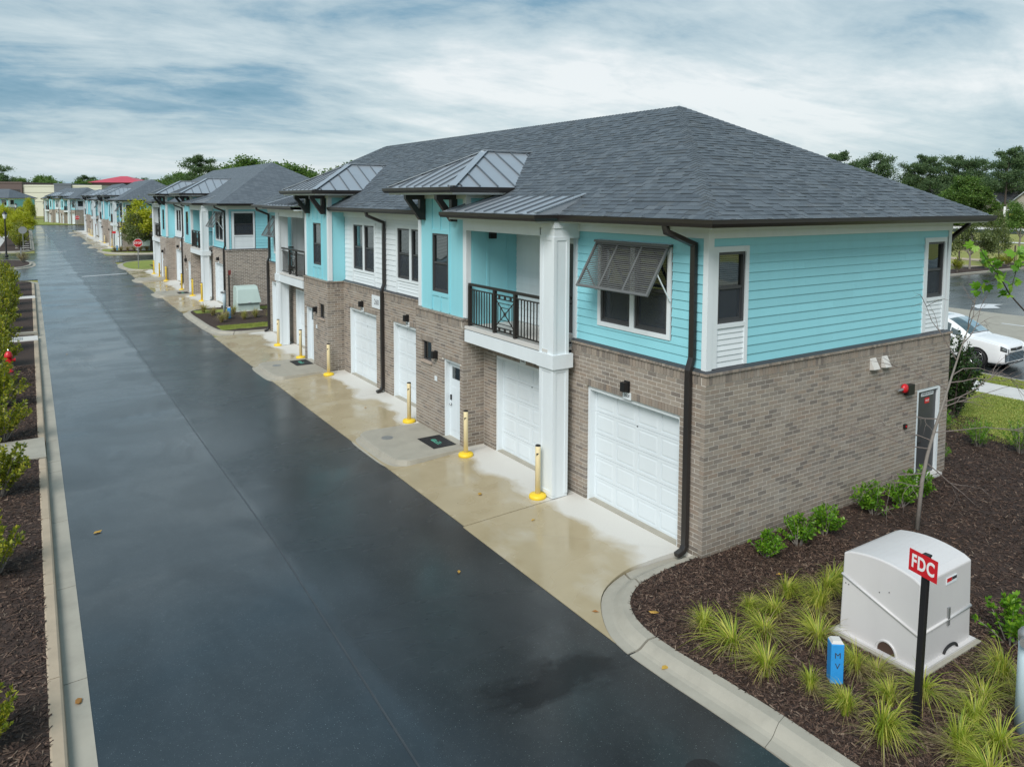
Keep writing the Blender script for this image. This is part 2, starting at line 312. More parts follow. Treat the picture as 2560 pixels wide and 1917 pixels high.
# ------------------------------------------------------------------ mesh helpers
class MB:
    def __init__(s): s.v = []; s.f = []
    def add(s, vs, fs):
        k = len(s.v); s.v += [tuple(p) for p in vs]; s.f += [tuple(i+k for i in f) for f in fs]
    def box(s, x0, x1, y0, y1, z0, z1):
        x0, x1 = sorted((x0, x1)); y0, y1 = sorted((y0, y1)); z0, z1 = sorted((z0, z1))
        s.add([(x0, y0, z0), (x1, y0, z0), (x1, y1, z0), (x0, y1, z0), (x0, y0, z1), (x1, y0, z1), (x1, y1, z1), (x0, y1, z1)],
              [(0, 3, 2, 1), (4, 5, 6, 7), (0, 1, 5, 4), (1, 2, 6, 5), (2, 3, 7, 6), (3, 0, 4, 7)]); return s
    def bar(s, a, b, w, h, upv=(0, 0, 1)):
        """rectangular bar from a to b, width w across, height h along upv"""
        a = Vector(a); b = Vector(b); d = (b-a).normalized(); u = Vector(upv); sd = d.cross(u)
        if sd.length < 1e-6: sd = d.cross(Vector((1, 0, 0)))
        sd.normalize(); u = sd.cross(d).normalized(); sd *= w/2; u *= h/2
        s.add([a-sd-u, a+sd-u, a+sd+u, a-sd+u, b-sd-u, b+sd-u, b+sd+u, b-sd+u],
              [(3, 2, 1, 0), (4, 5, 6, 7), (0, 1, 5, 4), (1, 2, 6, 5), (2, 3, 7, 6), (3, 0, 4, 7)]); return s
    def tube(s, pts, rs, n=8, caps=True):
        pts = [Vector(p) for p in pts]
        if isinstance(rs, (int, float)): rs = [rs]*len(pts)
        k = len(s.v); ref = None
        for i, p in enumerate(pts):
            d = (pts[min(i+1, len(pts)-1)]-pts[max(i-1, 0)]).normalized()
            if ref is None: ref = d.orthogonal().normalized()
            ref = (ref-d*ref.dot(d)); ref = ref.normalized() if ref.length > 1e-6 else d.orthogonal().normalized(); b = d.cross(ref)
            for j in range(n):
                a = 2*math.pi*j/n; s.v.append(tuple(p+(ref*math.cos(a)+b*math.sin(a))*rs[i]))
        for i in range(len(pts)-1):
            for j in range(n): s.f.append((k+i*n+j, k+i*n+(j+1) % n, k+(i+1)*n+(j+1) % n, k+(i+1)*n+j))
        if caps: s.f.append(tuple(k+j for j in range(n))[::-1]); s.f.append(tuple(k+(len(pts)-1)*n+j for j in range(n)))
        return s
    def rect_tube(s, pts, w, d):
        """mitred rectangular downspout along pts (bends in one vertical plane x-z or y-z)"""
        pts = [Vector(p) for p in pts]
        k = len(s.v); n = len(pts)
        dirs = [(pts[i+1]-pts[i]).normalized() for i in range(n-1)]
        for i, p in enumerate(pts):
            t = (dirs[max(i-1, 0)]+dirs[min(i, n-2)]).normalized()
            side = Vector((0, 1, 0)); u = side.cross(t)
            if u.length < .2: side = Vector((1, 0, 0)); u = side.cross(t)
            u.normalize(); sc = 1/max(.5, t.dot(dirs[min(i, n-2)])); side = (side-t*side.dot(t)).normalized()
            for a, b in ((-1, -1), (1, -1), (1, 1), (-1, 1)): s.v.append(tuple(p+side*a*w/2+u*b*d/2*sc))
        for i in range(n-1):
            for j in range(4): s.f.append((k+i*4+j, k+i*4+(j+1) % 4, k+(i+1)*4+(j+1) % 4, k+(i+1)*4+j))
        s.f.append((k+3, k+2, k+1, k)); e = k+(n-1)*4; s.f.append((e, e+1, e+2, e+3)); return s
    def lathe(s, prof, n=20, c=(0, 0, 0)):
        k = len(s.v)
        for r, z in prof:
            for j in range(n):
                a = 2*math.pi*j/n; s.v.append((c[0]+r*math.cos(a), c[1]+r*math.sin(a), c[2]+z))
        for i in range(len(prof)-1):
            for j in range(n): s.f.append((k+i*n+j, k+i*n+(j+1) % n, k+(i+1)*n+(j+1) % n, k+(i+1)*n+j))
        s.f.append(tuple(k+j for j in range(n))[::-1]); s.f.append(tuple(k+(len(prof)-1)*n+j for j in range(n))); return s
    def prism(s, poly, z0, z1):
        n = len(poly); s.add([(x, y, z0) for x, y in poly]+[(x, y, z1) for x, y in poly],
              [tuple(range(n))[::-1], tuple(range(n, 2*n))]+[(i, (i+1) % n, n+(i+1) % n, n+i) for i in range(n)]); return s
    def poly(s, pts): s.add(pts, [tuple(range(len(pts)))]); return s
    def mesh(s, name, mat, smooth=False):
        m = bpy.data.meshes.new(name); m.from_pydata(s.v, [], s.f); m.materials.append(mat)
        if smooth:
            for p in m.polygons: p.use_smooth = True
        m.update(); return m
    def build(s, name, mat, parent=None, smooth=False, bevel=0, kind=None):
        o = bpy.data.objects.new(name, s.mesh(name, mat, smooth)); COL.objects.link(o)
        if parent is not None: o.parent = parent
        if bevel:
            md = o.modifiers.new('bevel', 'BEVEL'); md.width = bevel; md.segments = 2; md.limit_method = 'ANGLE'
        if kind: o['kind'] = kind
        return o
def arr_mesh(name, V, Q, mat):
    """fast mesh from numpy arrays; Q is (n,k)"""
    V = np.asarray(V, dtype=np.float32); Q = np.asarray(Q, dtype=np.int32); k = Q.shape[1]
    m = bpy.data.meshes.new(name); m.vertices.add(len(V)); m.vertices.foreach_set('co', V.ravel())
    m.loops.add(Q.size); m.loops.foreach_set('vertex_index', Q.ravel())
    m.polygons.add(len(Q)); m.polygons.foreach_set('loop_start', np.arange(0, Q.size, k, dtype=np.int32)); m.polygons.foreach_set('loop_total', np.full(len(Q), k, dtype=np.int32))
    m.materials.append(mat); m.update(); m.validate(); return m
def mobj(name, me, parent=None, loc=None, rot=None, scale=None, kind=None):
    o = bpy.data.objects.new(name, me); COL.objects.link(o)
    if parent is not None: o.parent = parent
    if loc is not None: o.location = loc
    if rot is not None: o.rotation_euler = rot
    if scale is not None: o.scale = scale
    if kind: o['kind'] = kind
    return o
def empty(name, loc=(0, 0, 0), rz=0):
    o = bpy.data.objects.new(name, None); COL.objects.link(o); o.location = loc; o.rotation_euler = (0, 0, rz); o.empty_display_size = .2; return o
def tag(o, label, cat, group=None):
    o['label'] = label; o['category'] = cat
    if group: o['group'] = group
    return o
def structure(o): o['kind'] = 'structure'; return o
def copy_tree(o, parent=None):
    c = o.copy(); COL.objects.link(c); c.parent = parent
    for ch in o.children: copy_tree(ch, c)
    return c
def text(name, s, size, mat, parent, mw, depth=.002, bold=0, width=1.0):
    cu = bpy.data.curves.new('lettering', 'FONT'); cu.body = s; cu.size = size; cu.align_x = 'CENTER'; cu.align_y = 'CENTER'; cu.extrude = depth; cu.offset = bold; cu.space_character = 1.12 if bold else 1.0
    t = bpy.data.objects.new('t', cu); COL.objects.link(t)
    dg = bpy.context.evaluated_depsgraph_get(); me = bpy.data.meshes.new_from_object(t.evaluated_get(dg)); bpy.data.objects.remove(t); bpy.data.curves.remove(cu)
    me.materials.clear(); me.materials.append(mat)
    o = bpy.data.objects.new(name, me); COL.objects.link(o); o.parent = parent
    o.matrix_local = mw @ Matrix.Diagonal((width, 1, 1, 1)); return o
def face_mx(x, y, z, n):
    """matrix whose local x/y lie on a wall facing n ('-x' or '-y'), reading upright"""
    if n == '-x': R = Matrix(((0, 0, -1), (-1, 0, 0), (0, 1, 0)))
    else: R = Matrix(((1, 0, 0), (0, 0, -1), (0, 1, 0)))
    return Matrix.Translation((x, y, z)) @ R.to_4x4()
def boxes(name, mat, parent, lst):
    """a set of boxes, each an object of its own"""
    for b in lst: MB().box(*b).build(name, mat, parent)
LEN, DEP, ZB, ZE, OV = 24.84, 7.32, 2.99, 5.41, 0.43      # house length, depth, belt height, eave height, overhang
# ------------------------------------------------------------------ ground, lane, kerbs
XL = lambda y: -8.42+.0092*y
XR = lambda y: -2.50+.0085*max(y, 0)
def sheet(name, poly, z, mat): 
    m = MB(); m.poly([(x, y, z) for x, y in poly]); return structure(m.build(name, mat))
ground = sheet('ground', [(-2500, -2500), (2500, -2500), (2500, 2500), (-2500, 2500)], -.16, M_field)
lane = sheet('lane', [(XL(-14)-.05, -14), (XR(0)+.02, -14), (XR(0)+.05, 0), (XR(60)+.05, 60), (XR(160)+.05, 176), (XL(176)-.05, 176), (XL(60)-.05, 60)], -.100, M_asphalt)
sheet('side_street', [(XR(62)-.5, 67.9), (40, 67.9), (40, 76.8), (XR(77)-.5, 76.8)], -.104, M_asphalt)
sheet('side_street', [(-40, 54.5), (XL(55)+.5, 54.5), (XL(84)+.5, 84.5), (-40, 84.5)], -.104, M_asphalt)
sheet('side_street', [(-30, 146), (30, 142), (30, 172), (-12, 188), (-30, 190)], -.108, M_asphalt)
sheet('back_road', [(17.85, -40), (70, -40), (70, 22), (30, 22), (30, 200), (17.85, 200)], -.104, M_asphalt)
sheet('parking_bay', [(24.5, -40), (33.5, -40), (33.5, 14), (24.5, 14)], -.100, M_conc)
sheet('parking_lot', [(-60, 58), (-10.9, 58), (-10.2, 150), (-60, 150)], -.06, M_lot)
sheet('highway', [(139, -400), (156, -400), (156, 600), (139, 600)], -.10, M_asphalt)
sheet('highway_verge', [(156, -400), (172, -400), (172, 600), (156, 600)], -.11, M_concpale)
sheet('footpath', [(106, -200), (109.5, -200), (109.5, 300), (106, 300)], -.10, M_concpale)
sheet('dirt_track', [(60.5, 22.5), (63, 22.5), (67, 60), (64, 60)], -.12, M_dirt)
sheet('dirt_track', [(68.5, 22.5), (71, 22.5), (76, 60), (73, 60)], -.12, M_dirt)
# lane markings
def mark(name, poly, mat=M_marking, z=-.094): return structure(MB().poly([(x, y, z) for x, y in poly]).build(name, mat))
mark('stop_line', [(-5.2, 55.0), (-2.15, 56.0), (-2.15, 56.35), (-5.2, 55.35)])
mark('stop_line', [(-7.6, 85.1), (-4.75, 85.4), (-4.75, 85.8), (-7.6, 85.5)])
for i in range(8):
    x = -6.8+i*.75; mark('lane_dash', [(x, 142.5+i*.35), (x+.45, 142.7+i*.35), (x+.45, 143.3+i*.35), (x, 143.1+i*.35)])
mark('road_arrow', [(34.4, 12.1), (35.6, 11.5), (36.4, 12.2), (37.4, 12.1), (36.6, 12.9), (35.2, 12.8)])
for k in range(3): mark('parking_line', [(30+k*5, 3.8), (30.2+k*5, 3.8), (30.2+k*5, 9), (30+k*5, 9)])
mark('yellow_line', [(22.9, -30), (23.0, -30), (23.0, 3.6), (22.9, 3.6)], M_yellowline); mark('yellow_line', [(23.15, -30), (23.25, -30), (23.25, 3.6), (23.15, 3.6)], M_yellowline)

def loft_kerb(parent, inner, outer, prof, breaks, mats=(M_conc, M_conc), name='kerb_segment', gap=.012):
    """sweep a kerb profile between two matching edge lines; cut into cast lengths at breaks (indices, may be fractional)"""
    I = [Vector((x, y, 0)) for x, y in inner]; O = [Vector((x, y, 0)) for x, y in outer]
    def at(P, s):
        i = min(int(s), len(P)-2); return P[i].lerp(P[i+1], s-i)
    bs = [0]+list(breaks)+[len(I)-1]
    for a, b in zip(bs, bs[1:]):
        ln = max(.01, (at(I, b)-at(I, a)).length); g = gap*(b-a)/ln; ss = [a+(g if a > 0 else 0)]+[s for s in range(math.ceil(a+.001), math.ceil(b-.001))]+[b-(g if b < len(I)-1 else 0)]
        m = MB(); k = len(prof); n = len(ss)
        for s in ss:
            p, q = at(I, s), at(O, s)
            for t, z in prof: v = p.lerp(q, t); m.v.append((v.x, v.y, z))
            m.v.append((q.x, q.y, -.3)); m.v.append((p.x, p.y, -.3))
        kk = k+2
        for i in range(n-1):
            for j in range(kk-1): m.f.append((i*kk+j, i*kk+j+1, (i+1)*kk+j+1, (i+1)*kk+j))
        m.f.append(tuple(range(kk))[::-1]); m.f.append(tuple((n-1)*kk+j for j in range(kk)))
        o = m.build(name, mats[0], parent)
        bm = bmesh.new(); bm.from_mesh(o.data); bmesh.ops.recalc_face_normals(bm, faces=bm.faces); bm.to_mesh(o.data); bm.free()
def smooth_line(pts, n=4):
    P = [Vector((x, y, 0)) for x, y in pts]; out = []
    for i in range(len(P)-1):
        p0, p1, p2, p3 = P[max(i-1, 0)], P[i], P[i+1], P[min(i+2, len(P)-1)]
        for k in range(n):
            t = k/n; v = .5*((2*p1)+(-p0+p2)*t+(2*p0-5*p1+4*p2-p3)*t*t+(-p0+3*p1-3*p2+p3)*t**3); out.append((v.x, v.y))
    out.append((P[-1].x, P[-1].y)); return out
# left kerb: tan upstand and paler gutter, cast in lengths
kl = structure(empty('kerb_left'))
joints = [-14, -9.5, -6.4, -3.4, -.55, 2.05, 4.63, 7.35, 10.27, 11.0, 12.7, 15.6, 18.5, 21.4, 24.3, 27.1, 29.2, 32, 35, 38, 42.0, 43.6, 46, 49, 51]
for a, b in zip(joints, joints[1:]):
    m = MB(); g = .008
    A = lambda y, d: XL(y)+d
    if not ((abs(a-11.0) < .1) or (abs(a-27.1) < .1) or (abs(a-42.0) < .1)):
        pts = [(-.41, -.3), (-.41, .012), (-.39, .022), (-.285, .022), (-.262, .008), (-.25, -.085), (-.25, -.3)]
        m.v = [(A(a+g, d), a+g, z) for d, z in pts]+[(A(b-g, d), b-g, z) for d, z in pts]; k = len(pts)
        m.f = [(j, j+1, k+j+1, k+j) for j in range(k-1)]+[tuple(range(k))[::-1], tuple(range(k, 2*k))]
        o = m.build('kerb_segment', M_tankerb, kl)
    m = MB(); pts = [(-.249, -.3), (-.249, -.098), (0, -.088), (0, -.3)]; k = 4
    m.v = [(A(a+g, d), a+g, z) for d, z in pts]+[(A(b-g, d), b-g, z) for d, z in pts]; m.f = [(j, j+1, k+j+1, k+j) for j in range(k-1)]+[tuple(range(k))[::-1], tuple(range(k, 2*k))]
    m.build('gutter_segment', M_conc, kl)
for o in list(kl.children):
    bm = bmesh.new(); bm.from_mesh(o.data); bmesh.ops.recalc_face_normals(bm, faces=bm.faces); bm.to_mesh(o.data); bm.free()
lb = sheet('mulch_bed_left', [(-14, -14), (XL(-14)-.40, -14), (XL(51)-.40, 51.0), (XL(52)-1.2, 52.6), (-14, 52.6)], .006, M_mulch)
io = smooth_line([(XL(51)-.41, 51), (XL(51)-.55, 51.9), (XL(51)-1.1, 52.5), (-10.5, 52.7), (-14, 52.7)]); oo = smooth_line([(XL(51), 51), (XL(51)-.12, 52.6), (XL(51)-.9, 53.2), (-10.5, 53.4), (-14, 53.4)])
loft_kerb(kl, io, oo, [(0, .02), (.35, .02), (.42, -.085), (1, -.09)], [4, 10], (M_conc,))
# concrete crossings through the left bed, with drain grate and manhole
for y0, y1, nm in ((11.05, 12.65, 'access_slab'), (27.15, 29.15, 'access_slab'), (42.05, 43.55, 'access_slab')):
    s = structure(empty(nm)); MB().box(-11.2, XL(y0)-.26, y0, y1 if y0 < 20 else y0+1.1, -.2, .042).build('slab', M_concpale if y0 > 20 else M_conc, s, bevel=.01)
    if y0 > 20 and y0 < 40:
        MB().box(-11, XL(y0)-.26, y1-.35, y1-.1, -.2, .10).build('headwall', M_conc, s)
        gr = MB()
        for k in range(14): gr.box(-9.9+k*.07, -9.9+k*.07+.035, y0+.2, y0+.85, .043, .05)
        gr.build('grate_bars', M_galv, s, kind='stuff')
    if y0 < 20:
        MB().lathe([(.32, 0), (.32, .012), (.27, .016), (.27, .012)], 28, (-9.75, 11.7, .042)).build('manhole_cover', M_black, s)
        for x, y in ((-9.0, 12.3), (-9.06, 11.45)): MB().lathe([(.06, 0), (.06, .006)], 14, (x, y, .042)).build('survey_disc', M_galv, s)
# islands further up on the other side
def island(name, inner, outer, mat, breaks, z=.008):
    k = structure(empty('kerb_'+name)); i2, o2 = smooth_line(inner), smooth_line(outer)
    loft_kerb(k, i2, o2, [(0, .02), (.35, .02), (.45, -.085), (1, -.088)], breaks, (M_conc,))
    return sheet('bed_'+name, i2, z, mat)
island('small', [(-11, 64.6), (-9.3, 64.9), (-8.5, 66.6), (-8.3, 69.0), (-8.6, 71.8), (-9.4, 73.4), (-11, 73.8)], [(-11, 64.0), (-9.1, 64.2), (-8.05, 66.2), (-7.85, 69.0), (-8.1, 72.2), (-9.2, 74.1), (-11, 74.5)], M_mulch, [6, 12, 18])
island('long', [(-11, 86.8), (-9, 87.2), (-8.2, 89.4), (-8.0, 92), (-7.8, 120), (-7.6, 143), (-8.2, 145.5), (-10, 146)], [(-11, 86), (-8.8, 86.3), (-7.8, 89), (-7.6, 92), (-7.4, 120), (-7.2, 143), (-7.7, 146.2), (-10, 147)], M_mulch, [6, 12, 18, 22])
for y in (92, 96, 101, 107): structure(MB().box(-9.4, -8.05, y, y+.45, -.1, .035).build('cross_slab', M_concpale))
# near bed kerb, rolled, with two open joints
inn = smooth_line([(.05, .06), (-.4, .07), (-.83, .04), (-1.37, -.06), (-1.75, -.28), (-1.99, -.59), (-2.11, -.98), (-2.12, -1.54), (-2.06, -2.24), (-2.01, -2.95), (-2.0, -3.5), (-1.98, -6), (-1.95, -14)])
outr = smooth_line([(.12, .36), (-.2, .43), (-.62, .46), (-1.21, .45), (-1.84, .20), (-2.27, -.27), (-2.54, -.87), (-2.55, -1.6), (-2.50, -2.35), (-2.46, -3.05), (-2.44, -3.6), (-2.42, -6), (-2.40, -14)])
kr = structure(empty('kerb_right')); loft_kerb(kr, inn, outr, [(0, .022), (.30, .018), (.42, -.01), (.58, -.062), (.70, -.080), (1, -.088)], [12, 25.6, 37.2, 44], (M_conc,), gap=.014)
# apron slabs
ap = structure(empty('apron'))
def slab(y0, y1, curve=None, parent=ap, mat=M_apron, xin=.14, xo=XR):
    zf = lambda x: -.004+.034*max(-2.6, min(0, x))
    poly = ([(xin, y0), (xin, y1), (xo(y1)+.01, y1), (xo(y0)+.01, y0)] if curve is None else curve)
    m = MB(); n = len(poly); m.add([(x, y, zf(x)) for x, y in poly]+[(x, y, -.35) for x, y in poly], [tuple(range(n))]+[(i, n+i, n+(i+1) % n, (i+1) % n) for i in range(n)])
    o = m.build('concrete_slab', mat, parent); bm = bmesh.new(); bm.from_mesh(o.data); bmesh.ops.recalc_face_normals(bm, faces=bm.faces); bm.to_mesh(o.data); bm.free()
near = [(x+(.0 if x > -2.2 else -.0), y+.012) for x, y in outr if y > -.95]
slab(0, 0, [(.14, 3.27), (.14, near[0][1])]+near[::1]+[(XR(0), 3.27)])
ys = [3.29, 6.55, 9.25, 12.42, 15.4, 18.6, 21.55, 24.72]
for a, b in zip(ys, ys[1:]): slab(a+.006, b-.006)
ap2 = structure(empty('apron'))
for a in range(8): slab(33.0+a*3.1, 33.0+a*3.1+3.09, None, ap2)
ap3 = structure(empty('apron'))
for a in range(14): slab(86.2+a*3.9, 86.2+a*3.9+3.88, None, ap3, M_apron, .5)
# entry pads with kerbed edges
def pad(y0, y1, dy=0, x0=-2.36):
    yb = (y0+y1)/2
    inn = [(-.50, y0+.10), (-1.8, y0+.02), (-2.05, y0+.10), (-2.18, y0+.34), (-2.22, yb), (-2.18, y1-.34), (-2.05, y1-.10), (-1.8, y1-.02), (-.50, y1-.1)]
    o = MB(); pd = structure(empty('entry_pad'))
    i2 = smooth_line(inn, 4)
    outp = [(-.50, y0-.06), (-1.85, y0-.16), (-2.25, y0-.04), (-2.44, y0+.30), (-2.47, yb), (-2.44, y1-.30), (-2.25, y1+.04), (-1.85, y1+.16), (-.5, y1+.06)]
    o2 = smooth_line(outp, 4)
    m = MB(); n = len(i2); z1 = .034
    m.add([(x, y, z1) for x, y in i2]+[(x+(a-x)*.16, y+(b-y)*.16, z1-.008) for (x, y), (a, b) in zip(i2, o2)]+[(x+(a-x)*.30, y+(b-y)*.30, -.070) for (x, y), (a, b) in zip(i2, o2)]+[(a, b, -.098) for a, b in o2],
          [tuple(range(n))]+[(r*n+i, r*n+i+1, (r+1)*n+i+1, (r+1)*n+i) for r in range(3) for i in range(n-1)])
    ob = m.build('pad_slab', M_conc, pd)
    bm = bmesh.new(); bm.from_mesh(ob.data); bmesh.ops.recalc_face_normals(bm, faces=bm.faces)
    if sum(f.normal.z for f in bm.faces) < 0: bmesh.ops.reverse_faces(bm, faces=bm.faces)
    bm.to_mesh(ob.data); bm.free()
    MB().lathe([(.14, 0), (.14, .006), (.11, .008)], 20, (-1.75, yb+.45, z1)).build('cleanout_cover', M_galv, pd)
    return pd
pad(6.58, 9.05); pad(LEN-9.05, LEN-6.58)
for s in (0, 1):
    for off in (32.8, 83.3, 115.3): pad(off+(6.58 if s == 0 else LEN-9.05), off+(9.05 if s == 0 else LEN-6.58))
# planting beds and lawns on the near side
bed_poly = [p for p in inn]+[(13, -14), (11.6, -6), (10.9, -1.5), (10.75, .4), (11.0, 1.1), (12.1, 1.5), (11.6, 2.4), (10.8, 3.5), (10.8, 12), (7.2, 12), (7.2, .06)]
bed_near = sheet('mulch_bed', bed_poly, .010, M_mulch)
sheet('lawn', [(10.2, -14), (15.0, -14), (15.0, 70), (10.2, 70)], -.004, M_lawn)
sw = structure(empty('pavement'))
for k in range(20):
    y = -14+k*2.6; MB().box(15.0, 16.45, y+.006, y+2.594, -.2, .012).build('pavement_slab', M_concpale, sw)
sheet('verge', [(16.45, -14), (17.6, -14), (17.6, 60), (16.45, 60)], -.002, M_lawn)
kb = structure(empty('kerb_back'))
for k in range(14): MB().box(17.6, 17.78, -14+k*4, -14+k*4+3.985, -.3, .01).build('kerb_segment', M_conc, kb)
kb2 = structure(empty('kerb_parking'))
for k in range(10): MB().box(34+k*4, 34+k*4+3.98, 22.0, 22.25, -.3, .03).build('kerb_segment', M_conc, kb2)
sheet('mulch_strip', [(34, 22.25), (74, 22.25), (74, 25.2), (34, 24.2)], -.02, M_mulch)
# bed between the first two houses
i3 = smooth_line([(-.02, 32.75), (-1.12, 32.75), (-1.80, 32.2), (-1.98, 31.2), (-1.98, 29), (-1.95, 27.0), (-1.80, 25.75), (-1.35, 25.15), (-.6, 25.0), (.05, 24.95)])
o3 = smooth_line([(-.02, 33.0), (-1.3, 33.0), (-2.1, 32.5), (-2.30, 31.3), (-2.30, 29), (-2.28, 26.8), (-2.1, 25.4), (-1.5, 24.8), (-.6, 24.72), (.05, 24.72)])
k3 = structure(empty('kerb_middle')); loft_kerb(k3, i3, o3, [(0, .03), (.4, .026), (.6, -.06), (1, -.085)], [8, 16, 20, 28], (M_conc,))
sheet('mulch_bed_middle', i3+[(7, 24.95), (7, 32.75)], .012, M_mulch)
def wavy(x0, x1, ya, yb, n=14, a=.12):
    lo = [(x0+(x1-x0)*i/n, ya+random.uniform(-a, a)) for i in range(n+1)]; hi = [(x0+(x1-x0)*i/n, yb+random.uniform(-a, a)) for i in range(n, -1, -1)]; return lo+hi
sheet('lawn_strip', wavy(-1.75, 3.5, 25.75, 26.9), .020, M_lawn)
sheet('lawn_strip', wavy(-1.75, 2.2, 31.2, 32.2), .020, M_lawn)
island('corner', [(-.2, 57.9), (-1.0, 57.95), (-1.65, 59.5), (-1.75, 62.5), (-1.2, 65.6), (.3, 67.2), (3, 67.5), (8, 67.5)], [(-.2, 57.6), (-1.2, 57.6), (-2.0, 59.3), (-2.15, 62.6), (-1.6, 66.1), (.1, 67.8), (3, 68.1), (8, 68.1)], M_lawn, [8, 16, 22])
island('corner_far', [(12, 77.3), (4, 77.3), (1, 78.0), (-.8, 79.8), (-1.55, 82.2), (-1.6, 84.2), (-1.1, 85.8), (.3, 86.1)], [(12, 76.7), (4, 76.7), (.8, 77.4), (-1.2, 79.3), (-2.0, 82.1), (-2.05, 84.4), (-1.4, 86.2), (.3, 86.5)], M_lawn, [8, 16, 22])
sheet('mulch_patch', wavy(-.9, 12, 80.2, 83.2, 20, .3), .018, M_mulch)
sheet('mulch_patch', wavy(.2, 6, 59.6, 62.2, 10, .3), .018, M_mulch)
sheet('lawn_far', [(-9, 176), (12, 170), (14, 190), (-8, 215)], -.02, M_lawn)
sm = MB(); ps = [(-5.70, -14), (-5.66, -1.4), (-5.47, 4.3), (-5.42, 11.7), (-5.30, 23.1), (-5.15, 54)]
sm.add([(x-.012, y, -.0975) for x, y in ps]+[(x+.012, y, -.0975) for x, y in ps], [(i, len(ps)+i, len(ps)+i+1, i+1) for i in range(len(ps)-1)]); structure(sm.build('paving_seam', M_seamtar))
# road manhole near the kerb
mh = structure(empty('road_manhole')); MB().lathe([(.21, 0), (.21, .006), (.185, .007)], 28, (-3.27, -3.08, -.0995)).build('ring', M_blackp, mh)
mm = MB(); mm.lathe([(.18, 0), (.18, .006)], 24, (-3.27, -3.08, -.0995))
for k in range(-3, 4): mm.box(-3.27+k*.05-.012, -3.27+k*.05+.012, -3.22, -2.94, -.094, -.089)
mm.build('cover', M_blackp, mh)

# ------------------------------------------------------------------ bollards, mats and other street furniture
def bollard(x, y, z, h, label, bright=False):
    b = empty('bollard', (x, y, z)); tag(b, label, 'bollard', 'yellow steel bollards')
    MB().lathe([(.052, .05), (.052, h-.02), (.050, h)], 18).build('sleeve', M_yel2 if bright else M_cream, b, True)
    MB().lathe([(.054, h), (.054, h+.012), (.044, h+.020)], 18).build('cap', M_blackp, b)
    MB().lathe([(.17, -.03), (.17, .03), (.155, .052), (.08, .065), (.054, .07)], 26).build('base', M_yel, b, True)
    k = MB(); n = 10                                       # slanting black reflective band
    for i in range(n):
        a0, a1 = [math.radians(200+60*j/n) for j in (i, i+1)]; z0 = h-.13-.06*(1-i/n); z1 = h-.13
        k.add([(.0535*math.cos(a), .0535*math.sin(a), z) for a, z in ((a0, z0), (a1, h-.13-.06*(1-(i+1)/n)), (a1, z1), (a0, z1))], [(0, 1, 2, 3)])
    k.build('reflective_band', M_black, b); return b
bollard(-.70, 3.54, -.02, 1.00, 'cream bollard in front of the near white column, closest to the camera')
bollard(-.70, 6.34, -.02, 1.00, 'cream bollard beside the near entry pad, in front of the brick return')
bollard(-.66, 9.36, -.02, 1.00, 'cream bollard on the far side of the near entry pad')
bollard(-.64, 15.46, -.02, 1.00, 'cream bollard at the near corner of the second entry pad')
bollard(-.58, 18.55, -.02, 1.00, 'cream bollard standing beyond the second entry pad')
bollard(-.60, 21.28, -.02, 1.00, 'cream bollard in front of the far white column of the nearest house')
for y, lab in ((36.24, 'bright yellow bollard in front of the near column of the second house'), (38.9, 'bright yellow bollard by the near entry pad of the second house'), (42.4, 'pale bollard beyond the near entry pad of the second house'),
               (48.4, 'yellow bollard by the second entry pad of the second house'), (51.3, 'yellow bollard past the second entry pad of the second house'), (54.0, 'yellow bollard by the far column of the second house, next to the stop sign')): bollard(-.55, y, -.03, 1.0, lab, True)
for i, y in enumerate((86.8, 89.6, 92.7, 98.8, 101.7, 104.6, 118.6, 121.6, 124.6)):
    bollard(-.25+.002*y, y, -.03, 1.0, 'yellow bollard %s in the row along the houses past the stop sign' % ('first', 'second', 'third', 'fourth', 'fifth', 'sixth', 'seventh', 'eighth', 'ninth')[i])
def mat_(y, x, label, cy):
    m = empty('doormat', (x, y, .036)); tag(m, label, 'doormat', 'black doormats')
    MB().box(-.29, .29, -.42, .42, 0, .012).build('mat', M_blackp, m, bevel=.004)
    R = Matrix(((0, -1, 0), (1, 0, 0), (0, 0, 1))).to_4x4()
    R = Matrix(((0, 1, 0, 0), (-1, 0, 0, 0), (0, 0, 1, 0), (0, 0, 0, 1)))
    mk = MB()
    mk.tube([(-.02+.05*math.cos(a), .10+.07*math.sin(a), .0135) for a in [i*.35 for i in range(16)]], .007, 4); mk.tube([(-.07, .16, .0135), (-.02, .09, .0135), (.04, .05, .0135)], .008, 4)
    mk.build('emblem', M_lteal, m)
    for k, (w, yy) in enumerate(((.26, -.10), (.22, -.10), (.12, -.10))):
        MB().box(-.075+k*.055, -.055+k*.055, yy-w/2, yy+w/2, .012, .0135).build('print_line', M_lteal, m)
    return m
mat_(7.37, -.90, 'black doormat with a mint green print on the near entry pad', 0)
mat_(LEN-7.37, -.90, 'black doormat on the second entry pad', 0)
mat_(32.8+7.37, -.86, 'black doormat on the entry pad of the second house', 0)

